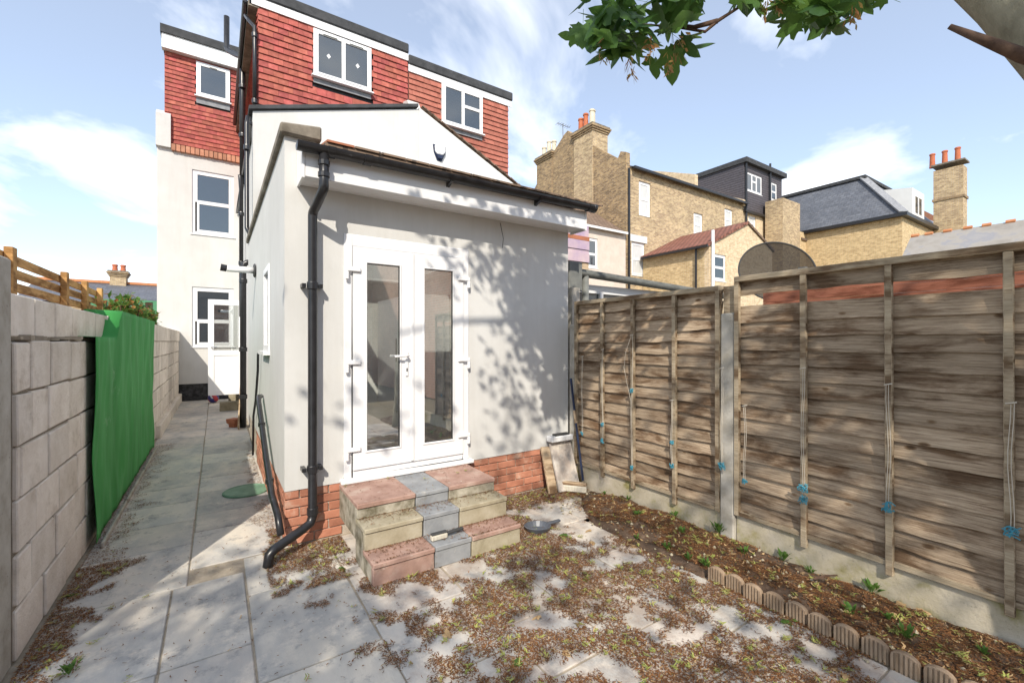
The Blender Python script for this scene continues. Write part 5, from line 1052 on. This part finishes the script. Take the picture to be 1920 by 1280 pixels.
# visible spray: twigs and single leaves
b0 = Vector((1.92, 1.4, 3.75)); fD = 2.45
T = [[b0, atF(1400, 5, fD), atF(1345, 40, fD), atF(1322, 60, fD), atF(1260, 50, fD), atF(1180, 45, fD)], [atF(1345, 40, fD), atF(1300, 52, fD), atF(1270, 48, fD)], [b0, atF(1480, -20, fD), atF(1540, 8, fD), atF(1590, 20, fD)]]
for k, t_ in enumerate(T): MB().tube(t_, [.014 - .002 * i for i in range(len(t_))], 7).build('twig', M['twig'], tree, smooth=True)
def leaf_at(u, v, f_, k):
    p = atF(u, v, f_)
    z_ax = Vector((rnd.gauss(0, .5), rnd.gauss(-.25, .5), rnd.uniform(.35, 1.1))).normalized()
    tip = Vector((rnd.gauss(0, .7), rnd.gauss(0, .6), -.75)); tip = (tip - z_ax * tip.dot(z_ax)).normalized(); xa_ = tip.cross(z_ax)
    o = inst('leaf', lf[k % 3], p, tree, rot=Matrix((xa_, tip, z_ax)).transposed().to_euler())
n = 0
for (uc, vc, su, sv, cnt) in ((1140, 40, 42, 32, 24), (1205, 60, 45, 36, 26), (1265, 40, 32, 30, 12), (1170, 100, 28, 16, 9), (1110, 75, 20, 12, 5), (1260, 95, 22, 16, 5), (1400, 2, 30, 10, 8), (1500, 20, 34, 20, 18), (1590, 12, 34, 18, 13), (1560, 48, 22, 12, 5), (1500, 45, 20, 14, 6), (1230, -25, 90, 14, 20), (1480, -30, 90, 12, 20), (1300, 10, 15, 14, 4)):
    for k in range(cnt): leaf_at(uc + rnd.gauss(0, .7) * su, vc + rnd.gauss(0, .7) * sv - 12, fD + rnd.uniform(-.25, .35), n); n += 1
for (u, v, c_) in ((1182, 122, 16), (1258, 112, 12), (1215, 88, 14), (1275, 85, 10), (1128, 95, 6), (1435, 12, 8), (1600, 26, 10), (1458, 2, 6)):
    q = MB(); c = atF(u, v, fD - .22)
    for k in range(c_ * 2):
        p_ = c + Vector((rnd.gauss(0, .014), rnd.gauss(0, .014), rnd.uniform(-.05, .05))); d = Vector((rnd.gauss(0, .6), rnd.gauss(0, .6), -1)).normalized() * rnd.uniform(.035, .055); s = d.orthogonal().normalized() * .010; q.add([p_, p_ + d * .6 + s, p_ + d, p_ + d * .6 - s], [(0, 1, 2, 3)])
    q.build('seed_cluster', M['seed'], tree)
# rest of the crown, above and behind the camera
cr = MB(); LV = [tuple(v.co) for v in lf[1].vertices]; LF = [tuple(p.vertices) for p in lf[1].polygons]
def hidden(p, mar=.35):
    f_ = sn * p.x + cs * p.y
    return f_ < .25 or p.z > H + .78 * f_ + mar
def clump(c, rad, n_):
    for k in range(int(n_ * 2.1)):
        p_ = c + Vector((rnd.gauss(0, .55), rnd.gauss(0, .55), rnd.gauss(0, .4))) * rad
        if not hidden(p_) or p_.z < 3.3: continue
        m3 = Matrix.Rotation(rnd.uniform(0, 6.3), 3, 'Z') @ Matrix.Rotation(rnd.gauss(0, .5), 3, 'X') @ Matrix.Rotation(rnd.gauss(0, .5), 3, 'Y')
        cr.add([p_ + m3 @ (Vector(v) * .58) for v in LV], LF)
def toward(t_, z): t_ = Vector(t_); return t_ - SUN * ((z - t_.z) / -SUN.z) * -1 if False else t_ + SUN * ((z - t_.z) / SUN.z)
for (x, z, rad, n_) in ((3.05, 2.2, .42, 130), (2.95, 1.75, .40, 130), (3.2, 1.5, .35, 80), (2.75, 2.45, .35, 60), (2.3, 2.5, .28, 24), (3.2, 2.6, .35, 60), (2.95, 2.0, .3, 90), (2.55, 1.1, .35, 22), (3.1, .9, .4, 26), (1.3, 1.1, .6, 6), (.8, 1.2, .4, 5), (1.7, 1.0, .5, 8), (2.0, 2.35, .25, 12), (3.1, 1.9, .3, 90), (3.2, 2.35, .3, 70)):
    clump(toward((x, YW, z), rnd.uniform(4.8, 6.2)), rad, n_)
for (yy, z, rad, n_) in ((3.2, 1.75, .3, 22), (2.5, 1.2, .35, 20), (1.6, 1.7, .4, 40), (1.2, 1.2, .4, 50), (.85, 1.7, .4, 50), (.9, .6, .3, 24), (.3, 1.1, .4, 40), (1.0, 2.0, .35, 36)):
    clump(toward((XF, yy, z), rnd.uniform(5, 6.6)), rad, n_)
for k in range(11):
    x, yy = rnd.uniform(.5, 3.2), rnd.uniform(.0, 2.9)
    clump(toward((x, yy, 0), rnd.uniform(5, 7)), rnd.uniform(.25, .5), rnd.randint(16, 46))
for k in range(28):
    clump(toward((rnd.uniform(-.9, .6), rnd.uniform(.6, 3.9), 0), rnd.uniform(5, 6.6)), .5, 56)
for k in range(40):
    c = Vector((rnd.gauss(-.3, 1.2), rnd.gauss(-4.6, 1.0), rnd.uniform(5.6, 7.6))); clump(c, rnd.uniform(.35, .6), 18)
cr.build('crown', M['leaf'], tree, stuff=True)

# ================================================================== behind the camera (seen in the door glass) and left background
hk = thing('brick_building', 'brick house behind the yard mirrored in the door glass', 'building', (1, -11, 0))
g = MB(); g.box(-9, 10, -16, -10, 0, 5.0); g.build('wall', M['brick_back'], hk); g = MB(); g.box(5.2, 5.6, -9.99, -1.2, 0, 5.2); g.build('side_wing', M['brick_back'], hk); g = MB(); g.prism([(-9.2, -9.7, 4.95), (-9.2, -13, 7.0), (-9.2, -16.3, 4.95)], (19.4, 0, 0)); g.build('roof', M['brown_tile'], hk)
def bush(name, label, c, rad, n_, m, m2=None, size=.09, cat='shrub', group=None):
    t_ = thing(name, label, cat, (c[0], c[1], 0), group); q = MB(); c = Vector(c)
    for k in range(n_):
        d = Vector((rnd.gauss(0, 1), rnd.gauss(0, 1), rnd.gauss(0, 1))).normalized() * (rnd.random() ** .4); nn = .75 + .4 * noise.noise(d * 2.3 + c); p_ = c + Vector((d.x * rad[0], d.y * rad[1], d.z * rad[2])) * nn
        if p_.z < .05: continue
        m3 = Matrix.Rotation(rnd.uniform(0, 6.3), 3, 'Z') @ Matrix.Rotation(rnd.gauss(.3, .6), 3, 'X'); s = size * rnd.uniform(.6, 1.2)
        q.add([p_ + m3 @ Vector(v) * s for v in ((0, -.5, 0), (.28, 0, .06), (0, .7, -.1), (-.28, 0, .06))], [(0, 1, 2, 3)], 1 if rnd.random() < .2 else 0)
    q.build('foliage', [M[m], M[m2 or m]], t_); st_ = MB()
    for k in range(4): a = rnd.uniform(0, 6.3); st_.tube([(c.x, c.y, 0), (c.x + math.cos(a) * rad[0] * .3, c.y + math.sin(a) * rad[1] * .3, c.z * .7), (c.x + math.cos(a) * rad[0] * .6, c.y + math.sin(a) * rad[1] * .6, c.z + rad[2] * .3)], [.03, .02, .008], 6)
    st_.build('stems', M['twig'], t_)
bush('shrub', 'green shrub behind the camera mirrored in the left door', (1.6, -4.4, .8), (1.3, .8, .9), 1600, 'leaf2')
for k, (x, yy, z) in enumerate(((-1.28, 9.6, 2.1), (-1.3, 12.0, 2.1))): bush('shrub', ('leafy shrub with orange tips behind the block wall beside the green sheet', 'lower leafy shrub behind the far end of the block wall')[k], (x, yy, z), (.42, .7, .42), 900, 'leaf2', 'flower', .11)
shd = thing('green_shed', 'green boarded shed beyond the block wall', 'shed', (-3.6, 17, 0))
sy = 17.0; sx0, sx1 = onY(170, 560, sy).x, onY(299, 560, sy).x; q = MB(); q.box(sx0, sx1, sy, sy + 3, 0, onY(240, 562, sy).z); q.build('wall', M['shed'], shd)
for k in range(9): q = MB(); xa_ = sx0 + (sx1 - sx0) * (k + .1) / 9; q.box(xa_, xa_ + .16, sy - .02, sy - .001, .1, onY(240, 565, sy).z); q.build('window_pane', M['glass'] if k % 3 == 1 else M['shed'], shd)
fh = thing('distant_house', 'distant house with grey roof and small brick chimney at the left', 'house', (-6, 43, 0))
fy = 40.0; a, b_ = onY(150, 528, fy), onY(305, 531, fy); q = MB(); q.prism([(a.x - 2, fy - 4, 4.0), (a.x - 2, fy, a.z), (a.x - 2, fy + 4, 4.0)], (b_.x - a.x + 6, 0, 0)); q.build('roof', M['slate'], fh); q = MB(); q.box(a.x - 1.8, b_.x + 3.8, fy - 3.7, fy + 3.7, 0, 4.0); q.build('wall', M['stock'], fh)
q = MB(); q.box(a.x - 2, b_.x + 4, fy - .15, fy + .15, a.z - .02, a.z + .15); q.build('ridge', M['ridge'], fh)
c = onY(223, 520, fy); chimney(fh, c.x - .42, c.x + .42, fy - .4, fy + .4, 4.5, onY(223, 510, fy).z, 'stock', [(c.x - .2, fy, .45, 'pot_red'), (c.x + .22, fy, .45, 'pot_red')])
